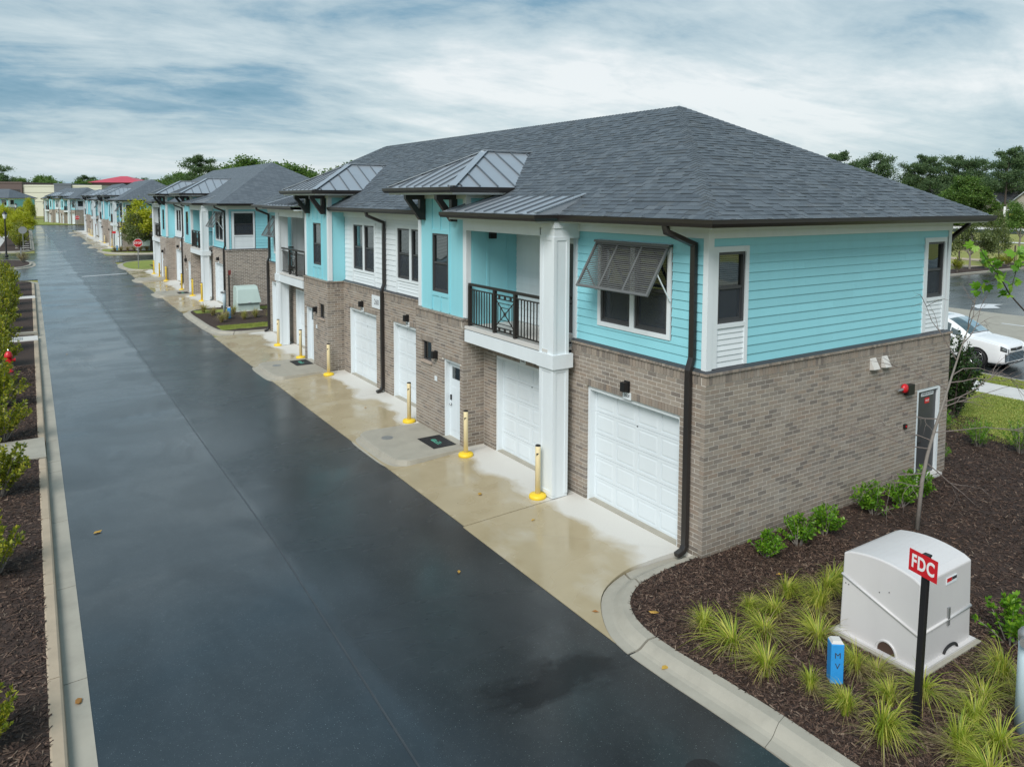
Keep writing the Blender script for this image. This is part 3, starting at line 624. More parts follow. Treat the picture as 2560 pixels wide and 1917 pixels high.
# fibreglass hot box in the near bed
def hotbox(name, loc, rz, mat, sx, sy, h, label, detail=True):
    H = empty(name, loc, rz); tag(H, label, 'utility box', 'fibreglass equipment enclosures')
    tx, ty = .97, .97; n = 12; m = MB()
    prof = [(-sy/2, 0), (-sy/2*ty, h-.02)]+[(-sy/2*ty+sy*ty*i/n, h+.085*math.sin(math.pi*i/n)**.9) for i in range(1, n)]+[(sy/2*ty, h-.02), (sy/2, 0)]
    k = len(prof)
    for x, sc in ((-sx/2, 1), (-sx/2*tx, 1), (sx/2*tx, 1), (sx/2, 1)): pass
    def px(z, s): return s*(sx/2-(sx/2*(1-tx))*min(1, z/h))
    m.v = [(px(z, -1), y, z) for y, z in prof]+[(px(z, 1), y, z) for y, z in prof]
    m.f = [(j, k+j, k+j+1, j+1) for j in range(k-1)]+[tuple(range(k)), tuple(range(2*k-1, k-1, -1))]
    o = m.build('cover', mat, H, bevel=.018)
    bd = MB(); f0 = lambda y, z: (px(z, -1)-.006, y, z)
    bd.tube([f0(sy/2*.985, h*.72), f0(-sy/2*.97, h*.40)], .018, 8); bd.tube([(px(h*.4, -1), -sy/2*.985-.004, h*.40), (px(h*.4, 1), -sy/2*.985-.004, h*.42)], .018, 8); bd.tube([(px(h*.4, 1)+.004, -sy/2*.97, h*.42), (px(h*.7, 1)+.004, sy/2*.97, h*.72)], .018, 8)
    bd.build('lid_bead', mat, H, True)
    fl = MB(); fl.box(-sx/2-.05, sx/2+.05, -sy/2-.05, sy/2+.05, -.005, .02); fl.build('flange', mat, H)
    MB().box(-sx/2-.10, sx/2+.10, -sy/2-.10, sy/2+.10, -.12, -.005).build('plinth', M_conc, H, bevel=.01)
    va = MB(); va.tube([(-sx/2-.004, -sy*.12+.13*math.cos(a), .02+.15*math.sin(a)) for a in [math.pi*i/12 for i in range(13)]], .016, 6)
    va.build('vent_rim', mat, H)
    vm = MB(); vm.add([(-sx/2-.004, -sy*.12+.125*math.cos(math.pi*i/12), .02+.145*math.sin(math.pi*i/12)) for i in range(13)], [tuple(range(13))]); vm.build('vent_mesh', M_chip, H)
    if detail:
        MB().tube([(sx*.10+.16*math.cos(a), -sy/2-.005, .02+.07*math.sin(a)) for a in [math.pi*i/8 for i in range(9)]], .02, 6).build('pipe_boot', M_blackp, H)
        MB().box(sx*.02, sx*.06, -sy/2*.985-.02, -sy/2*.985+.0, h*.34, h*.55).build('latch', M_galv, H)
        lb_ = MB().box(sx*.0-.02, sx*.18, -sy/2*.97-.012, -sy/2*.97-.004, h*.83, h*.91).build('maker_label', M_trim, H)
        MB().box(sx*.0-.015, sx*.08, -sy/2*.97-.0135, -sy/2*.97-.012, h*.86, h*.905).build('label_print', M_red, lb_)
        MB().box(sx*.085, sx*.175, -sy/2*.97-.0135, -sy/2*.97-.012, h*.865, h*.90).build('label_print', M_letter, lb_)
        for (y, z) in ((.44, .62), (.40, .615), (-.12, .74), (.0, .69)):
            MB().lathe([(.008, 0), (.006, .006)], 8).build('rivet', M_letter, H).matrix_local = Matrix.Translation((px(z*h, -1)-.001, y*sy, z*h)) @ Matrix.Rotation(rad(-90), 4, 'Y')
    return H
hotbox('utility_enclosure', (.61, -2.93, .05), 0, M_hot, 1.24, 1.04, 1.08, 'light grey fibreglass utility box with curved lid, standing in the mulch behind the FDC sign')
# lidded pale green enclosures further up
def hatchbox(loc, label, rz=0, s=1.0):
    H = empty('utility_enclosure', loc, rz); tag(H, label, 'utility box', 'fibreglass equipment enclosures'); m = MB()
    m.add([(-.55*s, -.5*s, 0), (.55*s, -.5*s, 0), (.55*s, .5*s, 0), (-.55*s, .5*s, 0), (-.53*s, -.48*s, .5*s), (.53*s, -.48*s, .5*s), (.53*s, .48*s, .85*s), (-.53*s, .48*s, .85*s)], [(3, 2, 1, 0), (4, 5, 6, 7), (0, 1, 5, 4), (1, 2, 6, 5), (2, 3, 7, 6), (3, 0, 4, 7)]); m.build('base', M_hot2, H, bevel=.02)
    l = MB(); pr = [(-.58*s, .40*s), (-.56*s, .46*s), (-.30*s, 1.06*s), (-.18*s, 1.18*s), (.0, 1.22*s), (.42*s, 1.22*s), (.52*s, 1.14*s), (.56*s, .80*s)]; k = len(pr)
    l.v = [(-.60*s, y, z) if z < .5*s else (-.52*s, y, z) for y, z in pr]+[(.60*s, y, z) if z < .5*s else (.52*s, y, z) for y, z in pr]
    l.f = [(j, k+j, k+j+1, j+1) for j in range(k-1)]+[tuple(range(k)), tuple(range(2*k-1, k-1, -1))]
    l.build('lid', M_hot2, H, bevel=.025); MB().box(-.06*s, .06*s, -.61*s, -.58*s, .42*s, .47*s).build('latch', M_trim, H); MB().box(-.64*s, .64*s, -.60*s, .60*s, -.1, .012).build('plinth', M_concpale, H); return H
hatchbox((.66, 31.35, .02), 'pale green lidded utility box in the bed between the first two houses')
hatchbox((2.3, 82.2, .02), 'pale green utility box against the brick end wall past the stop sign', 0, 1.1)
hatchbox((1.6, 113.2, .02), 'pale utility box between the two houses past the stop sign')
hatchbox((3.2, 172.0, .02), 'pale utility box beside the small-looking far house')
# FDC sign posts
def fdc(loc, h, label, lean=0, face=None, letters=True):
    p = empty('fire_connection_sign', loc); tag(p, label, 'sign', 'red fire connection signs on black posts')
    if lean: p.rotation_euler = (0, lean, 0)
    MB().box(-.032, .032, -.032, .032, -.1, h).build('post', M_black, p, bevel=.004); MB().box(-.038, .038, -.038, .038, h, h+.02).build('cap', M_black, p, bevel=.004)
    s = empty('sign_plate'); s.parent = p; s.location = (0, 0, h-.10)
    s.rotation_euler = (0, 0, face or 0)
    MB().box(-.18, .18, -.050, -.046, -.12, .12).build('plate', M_red, s)
    if letters: text('lettering', 'FDC', .20, M_lwhite, s, face_mx(0, -.0515, -.005, '-y'), .0008, .006, .72)
    return p
fdc((-.92, -3.93, 0), 1.90, 'black post with a red FDC sign standing before the grey utility box', rad(2.2), rad(-104))
fdc((.1, 32.55, 0), 1.95, 'black post with a red sign in the bed beside the second house', 0, rad(60), False)
fdc((-.30, 84.4, 0), 2.0, 'black post with a red sign by the first column past the stop sign', 0, rad(-20), False)
fdc((.1, 113.5, 0), 1.9, 'black post between the two houses past the stop sign', 0, rad(70), False)
def marker(loc, label, rz, letters=True):
    p = empty('marker_post', loc, rz); tag(p, label, 'marker post', 'blue valve marker posts')
    MB().box(-.075, .075, -.075, .075, -.15, .50).build('post', M_blue, p, bevel=.012); m = MB(); m.add([(-.07, -.07, .50), (.07, -.07, .50), (.07, .07, .50), (-.07, .07, .50), (-.05, -.05, .53), (.05, -.05, .53), (.05, .05, .53), (-.05, .05, .53)], [(4, 5, 6, 7), (0, 1, 5, 4), (1, 2, 6, 5), (2, 3, 7, 6), (3, 0, 4, 7)]); m.build('top', M_concpale, p)
    if letters:
        for i, c in enumerate('MV'): text('lettering', c, .10, M_letter if False else M_flash, p, face_mx(0, -.0762, .36-i*.13, '-y'), .001)
    return p
marker((-.96, -2.98, 0), 'short blue marker post with MV cast in it, among the grass clumps', rad(-38))
marker((-.69, 29.1, 0), 'short blue marker post in the bed between the first two houses', rad(-20), False)
marker((-.14, 83.6, 0), 'short blue marker post beside the first column past the stop sign', 0, False)
def standpipe(loc, label, h=1.02):
    p = empty('standpipe', loc); tag(p, label, 'standpipe', 'pale blue standpipes')
    MB().lathe([(.07, 0), (.07, h), (.06, h+.01)], 20).build('pipe', M_pipe, p, True)
    t = MB(); t.lathe([(.06, h), (.075, h+.02), (.08, h+.10), (.05, h+.15)], 18); t.build('head', M_galv, p, True)
    for a in (200, 262): 
        d = Vector((math.cos(rad(a)), math.sin(rad(a)), 0)); MB().tube([Vector((0, 0, h+.06))+d*.04, Vector((0, 0, h+.06))+d*.13, Vector((0, 0, h+.06))+d*.132, Vector((0, 0, h+.06))+d*.165], [.045, .045, .056, .056], 14).build('inlet', M_galv, p)
    return p
standpipe((-.06, -4.60, 0), 'pale blue standpipe with a grey two-way inlet at the edge of the near bed')
standpipe((-.47, 31.1, 0), 'small blue-grey standpipe in the bed between the first two houses', .95)
# fire hydrant among the hedge
h = empty('fire_hydrant', (-9.35, 21.2, 0)); tag(h, 'red fire hydrant half hidden by the yellow-green hedge', 'hydrant')
MB().lathe([(.13, 0), (.13, .05), (.085, .06), (.085, .48), (.12, .50), (.12, .54), (.11, .60), (.06, .68), (.03, .70)], 18).build('barrel', M_red, h, True)
for a in (0, 90, 180): d = Vector((math.cos(rad(a-90)), math.sin(rad(a-90)), 0)); MB().tube([Vector((0, 0, .40))+d*.06, Vector((0, 0, .40))+d*.16, Vector((0, 0, .40))+d*.162, Vector((0, 0, .40))+d*.19], [.05, .05, .065, .06], 12).build('outlet', M_red, h)
MB().lathe([(.03, .70), (.03, .74), (.02, .76)], 8).build('operating_nut', M_chrome, h)
# stop signs
def stop(loc, h, r, label, back=False, face=0):
    p = empty('stop_sign', loc, face); tag(p, label, 'stop sign', 'stop signs')
    MB().box(-.03, .03, -.02, .02, -.1, h+r*.8).build('post', M_galv, p)
    o8 = [(r*math.cos(rad(22.5+45*i)), r*math.sin(rad(22.5+45*i))) for i in range(8)]
    m = MB(); m.add([(x, -.03, h+z) for x, z in o8]+[(x, -.025, h+z) for x, z in o8], [tuple(range(8)), tuple(range(15, 7, -1))]+[(i, 8+i, 8+(i+1) % 8, (i+1) % 8) for i in range(8)]); m.build('border', M_lwhite if not back else M_galv, p)
    if not back:
        m = MB(); m.add([(x*.92, -.033, h+z*.92) for x, z in o8], [tuple(range(8))]); m.build('plate', M_red, p); text('lettering', 'STOP', r*.68, M_lwhite, p, face_mx(0, -.0345, h, '-y'), .0008, .008, .86)
    return p
stop((-1.0, 59.0, 0), 2.05, .36, 'red stop sign on the grass corner beyond the second house')
stop((-.35, 145.2, 0), 2.1, .40, 'small-looking red stop sign far up the lane before the angled house')
stop((-8.65, 86.9, 0), 2.2, .40, 'stop sign seen from behind, pale and blank, beside the left hedge', True)
MB_ = empty('marker_stake', (-8.88, 75.0, -.1)); tag(MB_, 'short grey post at the tip of the small kerbed island', 'post'); MB().box(-.06, .06, -.03, .03, 0, 1.15).build('stake', M_galv, MB_)
# lamp posts
def lamp(loc, h, label):
    p = empty('street_lamp', loc); tag(p, label, 'street lamp', 'black lantern lamp posts')
    MB().lathe([(.16, 0), (.16, .12), (.10, .25), (.075, .5), (.055, h-.75), (.075, h-.70), (.05, h-.62)], 14).build('pole', M_black, p, True)
    MB().lathe([(.10, h-.62), (.20, h-.20), (.20, h-.18)], 8).build('lantern_glass', M_lampglass, p); MB().lathe([(.24, h-.18), (.22, h-.14), (.08, h+.02), (.03, h+.05), (.035, h+.10), (.0, h+.14)], 8).build('lantern_roof', M_black, p)
    return p
lamp((-10.05, 78.5, -.05), 4.3, 'black lantern lamp post beside the pale parking lot, nearest on that side')
lamp((-9.3, 138, 0), 4.6, 'black lantern lamp post rising out of the yellow-green trees far up the lane')
lamp((6.2, 80.6, 0), 4.5, 'black lantern lamp post behind the yellow-green tree by the turquoise end wall')
lamp((2.4, 159.5, 0), 4.4, 'far lamp post standing in front of the angled house')
# ------------------------------------------------------------------ the apartment houses
LEN, DEP, ZB, ZE, OV = 24.84, 7.32, 2.99, 5.41, 0.43
SLF = (7.78-ZE)/(DEP/2+OV)          # front slope
RY = 4.27                            # ridge starts this far from the end wall
def bx(mb, ax, pl, d0, d1, u0, u1, z0, z1):
    """box on a wall: ax 'x' faces -X (u = y), ax 'y' faces -Y (u = x); d = depth inward from the plane"""
    return mb.box(pl+d0, pl+d1, u0, u1, z0, z1) if ax == 'x' else mb.box(u0, u1, pl+d0, pl+d1, z0, z1)
def holed(mb, ax, pl, d0, d1, u0, u1, z0, z1, holes):
    us = sorted({u0, u1}|{h[k] for h in holes for k in (0, 1) if u0 < h[k] < u1})
    for a, b in zip(us, us[1:]):
        hs = sorted((h[2], h[3]) for h in holes if h[0] < (a+b)/2 < h[1])
        z = z0
        for c, d in hs:
            if c > z: bx(mb, ax, pl, d0, d1, a, b, z, min(c, z1))
            z = max(z, d)
        if z < z1: bx(mb, ax, pl, d0, d1, a, b, z, z1)
def lay_bricks(out, ax, pl, u0, u1, z0, z1, holes, phase=0):
    """running bond, each pier between openings bonded from its own edges"""
    n = max(1, round((z1-z0)/.0752)); pitch = (z1-z0)/n
    for row in range(n):
        z = z0+row*pitch; zm = z+pitch/2; segs = [(u0, u1)]
        for (ha, hb, hc, hd) in holes:
            if hc < zm < hd:
                ns = []
                for s, e in segs:
                    if hb <= s or ha >= e: ns.append((s, e)); continue
                    if ha-s > .02: ns.append((s, ha+.004))
                    if e-hb > .02: ns.append((hb-.004, e))
                segs = ns
        for s, e in segs:
            u = s; ln = .0985 if (row+phase) % 2 else .209
            while u < e-.01:
                b = u+ln
                if e-b < .07: b = e
                out.append((ax, pl, u, b, z, z+pitch-.0115, -.004-random.random()*.002, .085)); u = b+.0118; ln = .209
def snap(z, z0, z1):
    """nearest brick course line above z"""
    p = (z1-z0)/max(1, round((z1-z0)/.0752)); return z0+math.ceil((z-z0)/p-1e-6)*p
def soldier(out, ax, pl, u0, u1, z0, z1, d=-.010, dd=.08):
    n = max(1, round((u1-u0)/.075)); w = (u1-u0)/n
    for i in range(n): out.append((ax, pl, u0+i*w+.0045, u0+(i+1)*w-.0045, z0, z1, d-random.random()*.002, dd))

def window(par, ax, pl, u0, u1, z0, z1, blind=.5, lod=0, screen=True, name='window'):
    w = empty(name); w.parent = par
    fr = MB(); t = .045
    for (a, b, c, d) in ((u0, u0+t, z0, z1), (u1-t, u1, z0, z1), (u0+t, u1-t, z1-t, z1), (u0+t, u1-t, z0, z0+t)): bx(fr, ax, pl, -.012, .07, a, b, c, d)
    fr.build('frame', M_frame, w)
    zm = (z0+z1)/2; sa = MB(); bx(sa, ax, pl, .0, .05, u0+t, u1-t, zm-.025, zm+.02)
    for (a, b) in ((u0+t, u0+t+.03), (u1-t-.03, u1-t)): bx(sa, ax, pl, .012, .05, a, b, z0+t, zm-.025)
    bx(sa, ax, pl, .012, .05, u0+t+.03, u1-t-.03, z0+t, z0+t+.035); sa.build('sash', M_frame, w)
    for nm, c, d, dd in (('pane', zm+.02, z1-t, .034), ('pane', z0+t+.035, zm-.025, .042)):
        g = MB(); a, b = (u0+t, u1-t) if d > zm else (u0+t+.03, u1-t-.03)
        if ax == 'x': g.poly([(pl+dd, b, c), (pl+dd, a, c), (pl+dd, a, d), (pl+dd, b, d)])
        else: g.poly([(a, pl+dd, c), (b, pl+dd, c), (b, pl+dd, d), (a, pl+dd, d)])
        g.build('pane', M_glass, w)
    if screen:
        g = MB(); bx(g, ax, pl, .022, .024, u0+t+.03, u1-t-.03, z0+t+.035, zm-.025); g.build('insect_screen', M_screen, w)
    if blind:
        b = MB(); n = int((z1-z0-.1)*blind/.035)
        for i in range(n):
            z = z1-t-.02-i*.035
            if ax == 'x': b.poly([(pl+.085, u0+t, z-.010), (pl+.085, u1-t, z-.010), (pl+.105, u1-t, z+.010), (pl+.105, u0+t, z+.010)])
            else: b.poly([(u0+t, pl+.085, z-.010), (u1-t, pl+.085, z-.010), (u1-t, pl+.105, z+.010), (u0+t, pl+.105, z+.010)])
        b.build('blind', M_blind, w, kind='stuff')
    return w
def siding(par, ax, pl, u0, u1, z0, z1, holes, mat, lod, name='siding_board', step=.15):
    """overlapping weatherboards, every board its own piece near by"""
    all_ = MB(); z = z0
    while z < z1-.02:
        zt = min(z+step, z1); segs = [(u0, u1)]
        cuts = sorted({z, zt}|{h[k] for h in holes for k in (2, 3) if z < h[k] < zt})
        for c, d in zip(cuts, cuts[1:]):
            if d-c < .0015: continue
            segs = [(u0, u1)]
            for (ha, hb, hc, hd) in holes:
                if hc < (c+d)/2 < hd:
                    ns = []
                    for s, e in segs:
                        if hb <= s or ha >= e: ns.append((s, e)); continue
                        if ha-s > .01: ns.append((s, ha))
                        if e-hb > .01: ns.append((hb, e))
                    segs = ns
            f = lambda zz: -.021+.016*(zz-z)/step
            cutsegs = []
            for s, e in segs:
                while e-s > 3.7: q = s+random.uniform(1.2, 3.6); cutsegs.append((s, q-.0012)); s = q+.0012
                cutsegs.append((s, e))
            segs = cutsegs
            for s, e in segs:
                m = MB() if not lod else all_
                if ax == 'x':
                    m.add([(pl+f(c), s, c), (pl+f(c), e, c), (pl+f(d), e, d), (pl+f(d), s, d), (pl+.004, s, c), (pl+.004, e, c)], [(1, 0, 3, 2), (0, 1, 5, 4), (0, 4, 3), (1, 2, 5)])
                else:
                    m.add([(s, pl+f(c), c), (e, pl+f(c), c), (e, pl+f(d), d), (s, pl+f(d), d), (s, pl+.004, c), (e, pl+.004, c)], [(0, 1, 2, 3), (1, 0, 4, 5), (0, 3, 4), (1, 5, 2)])
                if not lod: m.build(name, mat, par)
        z = zt
    if lod: all_.build('weatherboards', mat, par, kind='stuff')

PANEL = {}
def garage_door(par, y0, y1, h, lod, x=0.0):
    g = empty('garage_door'); g.parent = par
    fr = MB(); d0 = .10                              # white brickmould and returns inside the brick reveal
    fr.box(x+.035, x+.26, y0, y0+.055, -.01, h); fr.box(x+.035, x+.26, y1-.055, y1, -.01, h); fr.box(x+.035, x+.26, y0+.055, y1-.055, h-.075, h)
    fr.build('door_frame', M_trim, g)
    a, b, t = y0+.055, y1-.055, h-.075
    xs = x+.17; rows, cols = 5, 4; rh = t/rows; cw = (b-a)/cols
    sk = MB(); sk.box(xs+.014, xs+.03, a, b, -.005, t); sk.build('door_skin', M_door, g)
    rl = MB()
    for i in range(rows+1):
        z = i*rh; rl.box(xs, xs+.014, a, b, max(0.0, z-.055), min(t, z-.003) if 0 < i else .055) if i in (0,) else rl.box(xs, xs+.014, a, b, z-.055, min(z-.004, t))
        if 0 < i < rows: rl.box(xs, xs+.014, a, b, z+.004, z+.055)
    for j in range(cols+1):
        y = a+j*cw
        for i in range(rows): rl.box(xs+.0005, xs+.0145, max(a, y-.045), min(b, y+.045), i*rh+.055, (i+1)*rh-.055)
    rl.build('door_rails', M_door, g)
    pw, ph = cw-.09, rh-.11
    key = (round(pw, 3), round(ph, 3))
    if key not in PANEL:
        m = MB(); e = .04
        m.add([(.009, -pw/2, -ph/2), (.009, pw/2, -ph/2), (.009, pw/2, ph/2), (.009, -pw/2, ph/2), (.001, -pw/2+e, -ph/2+e), (.001, pw/2-e, -ph/2+e), (.001, pw/2-e, ph/2-e), (.001, -pw/2+e, ph/2-e)],
              [(7, 6, 5, 4), (4, 5, 1, 0), (5, 6, 2, 1), (6, 7, 3, 2), (7, 4, 0, 3)]); PANEL[key] = m.mesh('panel', M_door)
    for i in range(rows):
        for j in range(cols): mobj('panel', PANEL[key], g, (xs, a+(j+.5)*cw, (i+.5)*rh))
    th = MB(); th.box(x+.03, x+.25, y0+.055, y1-.055, -.02, .008); th.build('threshold', M_conc, g)
    kp = MB(); kp.box(x+.085, x+.10, y1-.059, y1-.053, 1.22, 1.42); kp.build('keypad', M_trim, g)
    hl = MB(); hl.box(xs-.006, xs+.002, (a+b)/2-.035, (a+b)/2-.005, 1.68, 1.70); hl.build('lock', M_letter, g)
    return g
def wall_lamp(par, x, y, z, s=1):
    m = MB(); m.box(x-.13, x, y-.055, y+.055, z-.085, z+.085); m.box(x-.022, x, y-.07, y+.07, z-.11, z+.10)
    return m.build('wall_lamp', M_black, par, bevel=.006)
def plate(par, x, y, z, s, w=.21, h=.13):
    p = MB().box(x-.012, x-.002, y-w/2, y+w/2, z-h/2, z+h/2).build('number_plate', M_trim, par)
    if s: text('lettering', s, h*.62, M_letter, p, face_mx(x-.0135, y, z-.004, '-x'), .0008)
    return p

def gutter(par, pts, outs, name='gutter', drip=True):
    """K-profile gutter along a horizontal polyline; outs = outward unit vector of each segment"""
    prof = [(0, -.115), (.075, -.115), (.112, -.06), (.118, 0.0), (.098, 0.0), (.09, -.05), (.06, -.10), (0, -.10)]
    m = MB(); dm = MB(); n = len(pts)
    for i, (a, b) in enumerate(zip(pts, pts[1:])):
        a = Vector(a); b = Vector(b); o = Vector(outs[i]); t = (b-a).normalized()
        e0 = 1 if i == 0 else 0; rings = []
        for p, other in ((a, outs[i-1] if i > 0 else None), (b, outs[i+1] if i+2 < n else None)):
            ring = []
            for r, z in prof:
                q = p+o*r+Vector((0, 0, z))
                if other is not None: q += Vector(other)*r          # mitre
                ring.append(q)
            rings.append(ring)
        k = len(prof); m.add(rings[0]+rings[1], [(j, (j+1) % k, k+(j+1) % k, k+j) for j in range(k)]+[tuple(range(k))[::-1], tuple(range(k, 2*k))])
        if drip:
            oth0 = Vector(outs[i-1]) if i > 0 else Vector((0, 0, 0)); oth1 = Vector(outs[i+1]) if i+2 < n else Vector((0, 0, 0))
            c, d = a+Vector((0, 0, .012)), b+Vector((0, 0, .012)); r = .085
            dm.add([c, d, d+(o+oth1)*r-Vector((0, 0, .006)), c+(o+oth0)*r-Vector((0, 0, .006))], [(0, 1, 2, 3)])
            cnt = int((b-a).length/.75)
            for q in range(cnt):
                w = a+(b-a)*((q+.5)/cnt)+o*.055+Vector((0, 0, .013)); ex = abs(o.x) > .5
                dm.box(w.x-(.055 if ex else .02), w.x+(.055 if ex else .02), w.y-(.02 if ex else .055), w.y+(.02 if ex else .055), w.z, w.z+.010)
    o = m.build(name, M_gutter, par)
    if drip: dm.build('gutter_hanger_strip', M_drip, o)
    return o
def downspout(par, pts, w=.085, d=.062):
    o = MB().rect_tube(pts, w, d).build('downspout', M_gutter, par, bevel=.008)
    return o
def seams(par, a0, a1, vdir, upn, n, lens, w=.022, h=.03):
    """standing seams from points along a0->a1, running up vdir for lens[i]"""
    a0 = Vector(a0); a1 = Vector(a1); v = Vector(vdir).normalized()
    for i in range(n):
        p = a0+(a1-a0)*((i+.5)/n)+Vector(upn)*h*.5
        if lens[i] > .12: MB().bar(p, p+v*lens[i], w, h, upn).build('roof_seam', M_seam, par)

def bay_roof(par, f, lod):
    """small hipped standing-seam roof over an entry bay; f mirrors y"""
    r = empty('bay_roof'); r.parent = par
    X0, Y0, Y1, Z0, ZR, XR = -1.10, f(6.22), f(9.58), 5.96, 6.86, .72
    if Y0 > Y1: Y0, Y1 = Y1, Y0
    YC = (Y0+Y1)/2; mz = lambda z: (z-ZE)/SLF-OV     # x where the main roof has height z
    xe, xr = mz(Z0), mz(ZR)+.05
    A, B, Cc = (X0, Y0, Z0), (X0, Y1, Z0), (XR, YC, ZR); D = (xr, YC, ZR); E1, E2 = (xe+.12, Y0, Z0), (xe+.12, Y1, Z0)
    m = MB(); m.add([A, B, Cc, D, E1, E2], [(1, 0, 2), (0, 4, 3, 2), (5, 1, 2, 3)]); m.build('roof_sheet', M_metalroof, r)
    fl = MB(); u = Vector((0, 0, 1))
    for a, b, w in ((A, Cc, .17), (B, Cc, .17)):
        fl.bar(Vector(a)+u*.025, Vector(b)+u*.025, w, .014)
    fl.bar(Vector(Cc)+u*.03-Vector((.03, 0, 0)), Vector(D)+u*.03, .15, .02); fl.build('ridge_flashing', M_metalroof, r)
    va = Vector(E1); vb = Vector(D)
    vf = MB(); vf.bar(va+u*.02, vb+u*.02, .13, .012)
    vf.bar(Vector(E2)+u*.02, vb+u*.02, .13, .012); vf.build('valley_flashing', M_metalroof, r)
    # seams: front face
    nf = Vector((Z0-ZR, 0, XR-X0)).normalized()
    sl = math.hypot(XR-X0, ZR-Z0); n = 8
    lens = [sl*(1-abs((i+.5)/n*2-1))-.06 for i in range(n)]
    seams(r, (X0+.01, Y0, Z0+.008), (X0+.01, Y1, Z0+.008), (XR-X0, 0, ZR-Z0), nf, n, lens)
    hy = YC-Y0; sl2 = math.hypot(hy, ZR-Z0); L_ = xr-X0; n2 = 7
    for yy, sg in ((Y0, 1), (Y1, -1)):
        ns = Vector((0, -(ZR-Z0)*sg, hy)).normalized()
        a0 = Vector((X0, yy, Z0+.008)); lens = []
        for i in range(n2):
            x = X0+L_*((i+.5)/n2); le = sl2*min(1, (x-X0)/(XR-X0))
            lens.append(le-.06 if x < xe else 0)
        seams(r, a0, a0+Vector((L_, 0, 0)), (0, hy*sg, ZR-Z0), ns, n2, lens)
        for i in range(n2):                                   # seams that start on the valley
            x = X0+L_*((i+.5)/n2)
            if x >= xe:
                k = (x-xe-.12)/(xr-xe-.12); k = max(0, k); p0 = Vector((x, yy+hy*sg*k, Z0+(ZR-Z0)*k))+ns*.02; p1 = Vector((x, yy+hy*sg*.97, Z0+(ZR-Z0)*.97))+ns*.02
                MB().bar(p0, p1, .022, .03, ns).build('roof_seam', M_seam, r)
    gutter(r, [(xe-.08, Y0+.01, Z0-.01), (X0, Y0+.01, Z0-.01), (X0, Y1-.01, Z0-.01), (xe-.08, Y1-.01, Z0-.01)], [(0, -1, 0), (-1, 0, 0), (0, 1, 0)], drip=False)
    s = MB(); s.box(X0+.01, .3, Y0+.02, Y1-.02, Z0-.165, Z0-.11); s.build('soffit', M_trim, r)
    return r
def balcony_roof(par, f, lod):
    r = empty('balcony_roof'); r.parent = par
    ya, yb = sorted((f(3.30), f(6.92))); X0, Z0, X1 = -.95, 5.43, .14; Z1 = ZE+SLF*(X1+OV)+.02
    n = Vector((-(Z1-Z0), 0, X1-X0)).normalized()
    m = MB(); m.add([(X0, ya, Z0), (X0, yb, Z0), (X1, yb, Z1), (X1, ya, Z1), (X0, ya, Z0-.02), (X0, yb, Z0-.02), (X1, yb, Z1-.3), (X1, ya, Z1-.3)], [(1, 0, 3, 2), (0, 4, 7, 3), (2, 6, 5, 1), (0, 1, 5, 4)])
    m.build('roof_sheet', M_metalroof, r)
    seams(r, (X0+.005, ya+.1, Z0+.004), (X0+.005, yb, Z0+.004), (X1-X0, 0, Z1-Z0), n, 9, [math.hypot(X1-X0, Z1-Z0)]*9)
    fl = MB()
    for y in (f(3.33),): fl.bar(Vector((X0-.01, y, Z0+.03)), Vector((X1+.08, y, Z1+.05)), .10, .02); fl.box(X0+.01, X1, y-.012, y+.012, Z0-.06, Z0+.035)
    fl.build('rake_flashing', M_metalroof, r)
    s = 1 if f(1) < f(2) else -1
    a, b = f(3.30), f(6.92)
    pts = [(-.43, a, ZE), (X0, a, ZE), (X0, b, ZE)]; outs = [(0, -s, 0), (-1, 0, 0)]
    gutter(r, pts, outs)
    MB().box(X0+.01, .05, ya+.01, yb-.25, 5.255, 5.295).build('soffit', M_trim, r)
    return r
def bracket(par, y):
    x = -.475; m = MB(); t = .06
    m.box(x-.15, x, y-t, y+t, 5.18, 5.80); m.box(x-.53, x-.15, y-t, y+t, 5.68, 5.80)
    m.add([(x-.53, y-t+.004, 5.70), (x-.38, y-t+.004, 5.70), (x-.02, y-t+.004, 5.26), (x-.15, y-t+.004, 5.18), (x-.53, y+t-.004, 5.70), (x-.38, y+t-.004, 5.70), (x-.02, y+t-.004, 5.26), (x-.15, y+t-.004, 5.18)],
          [(0, 1, 2, 3), (7, 6, 5, 4), (0, 4, 5, 1), (3, 2, 6, 7), (0, 3, 7, 4)])
    return m.build('bracket', M_gutter, par)
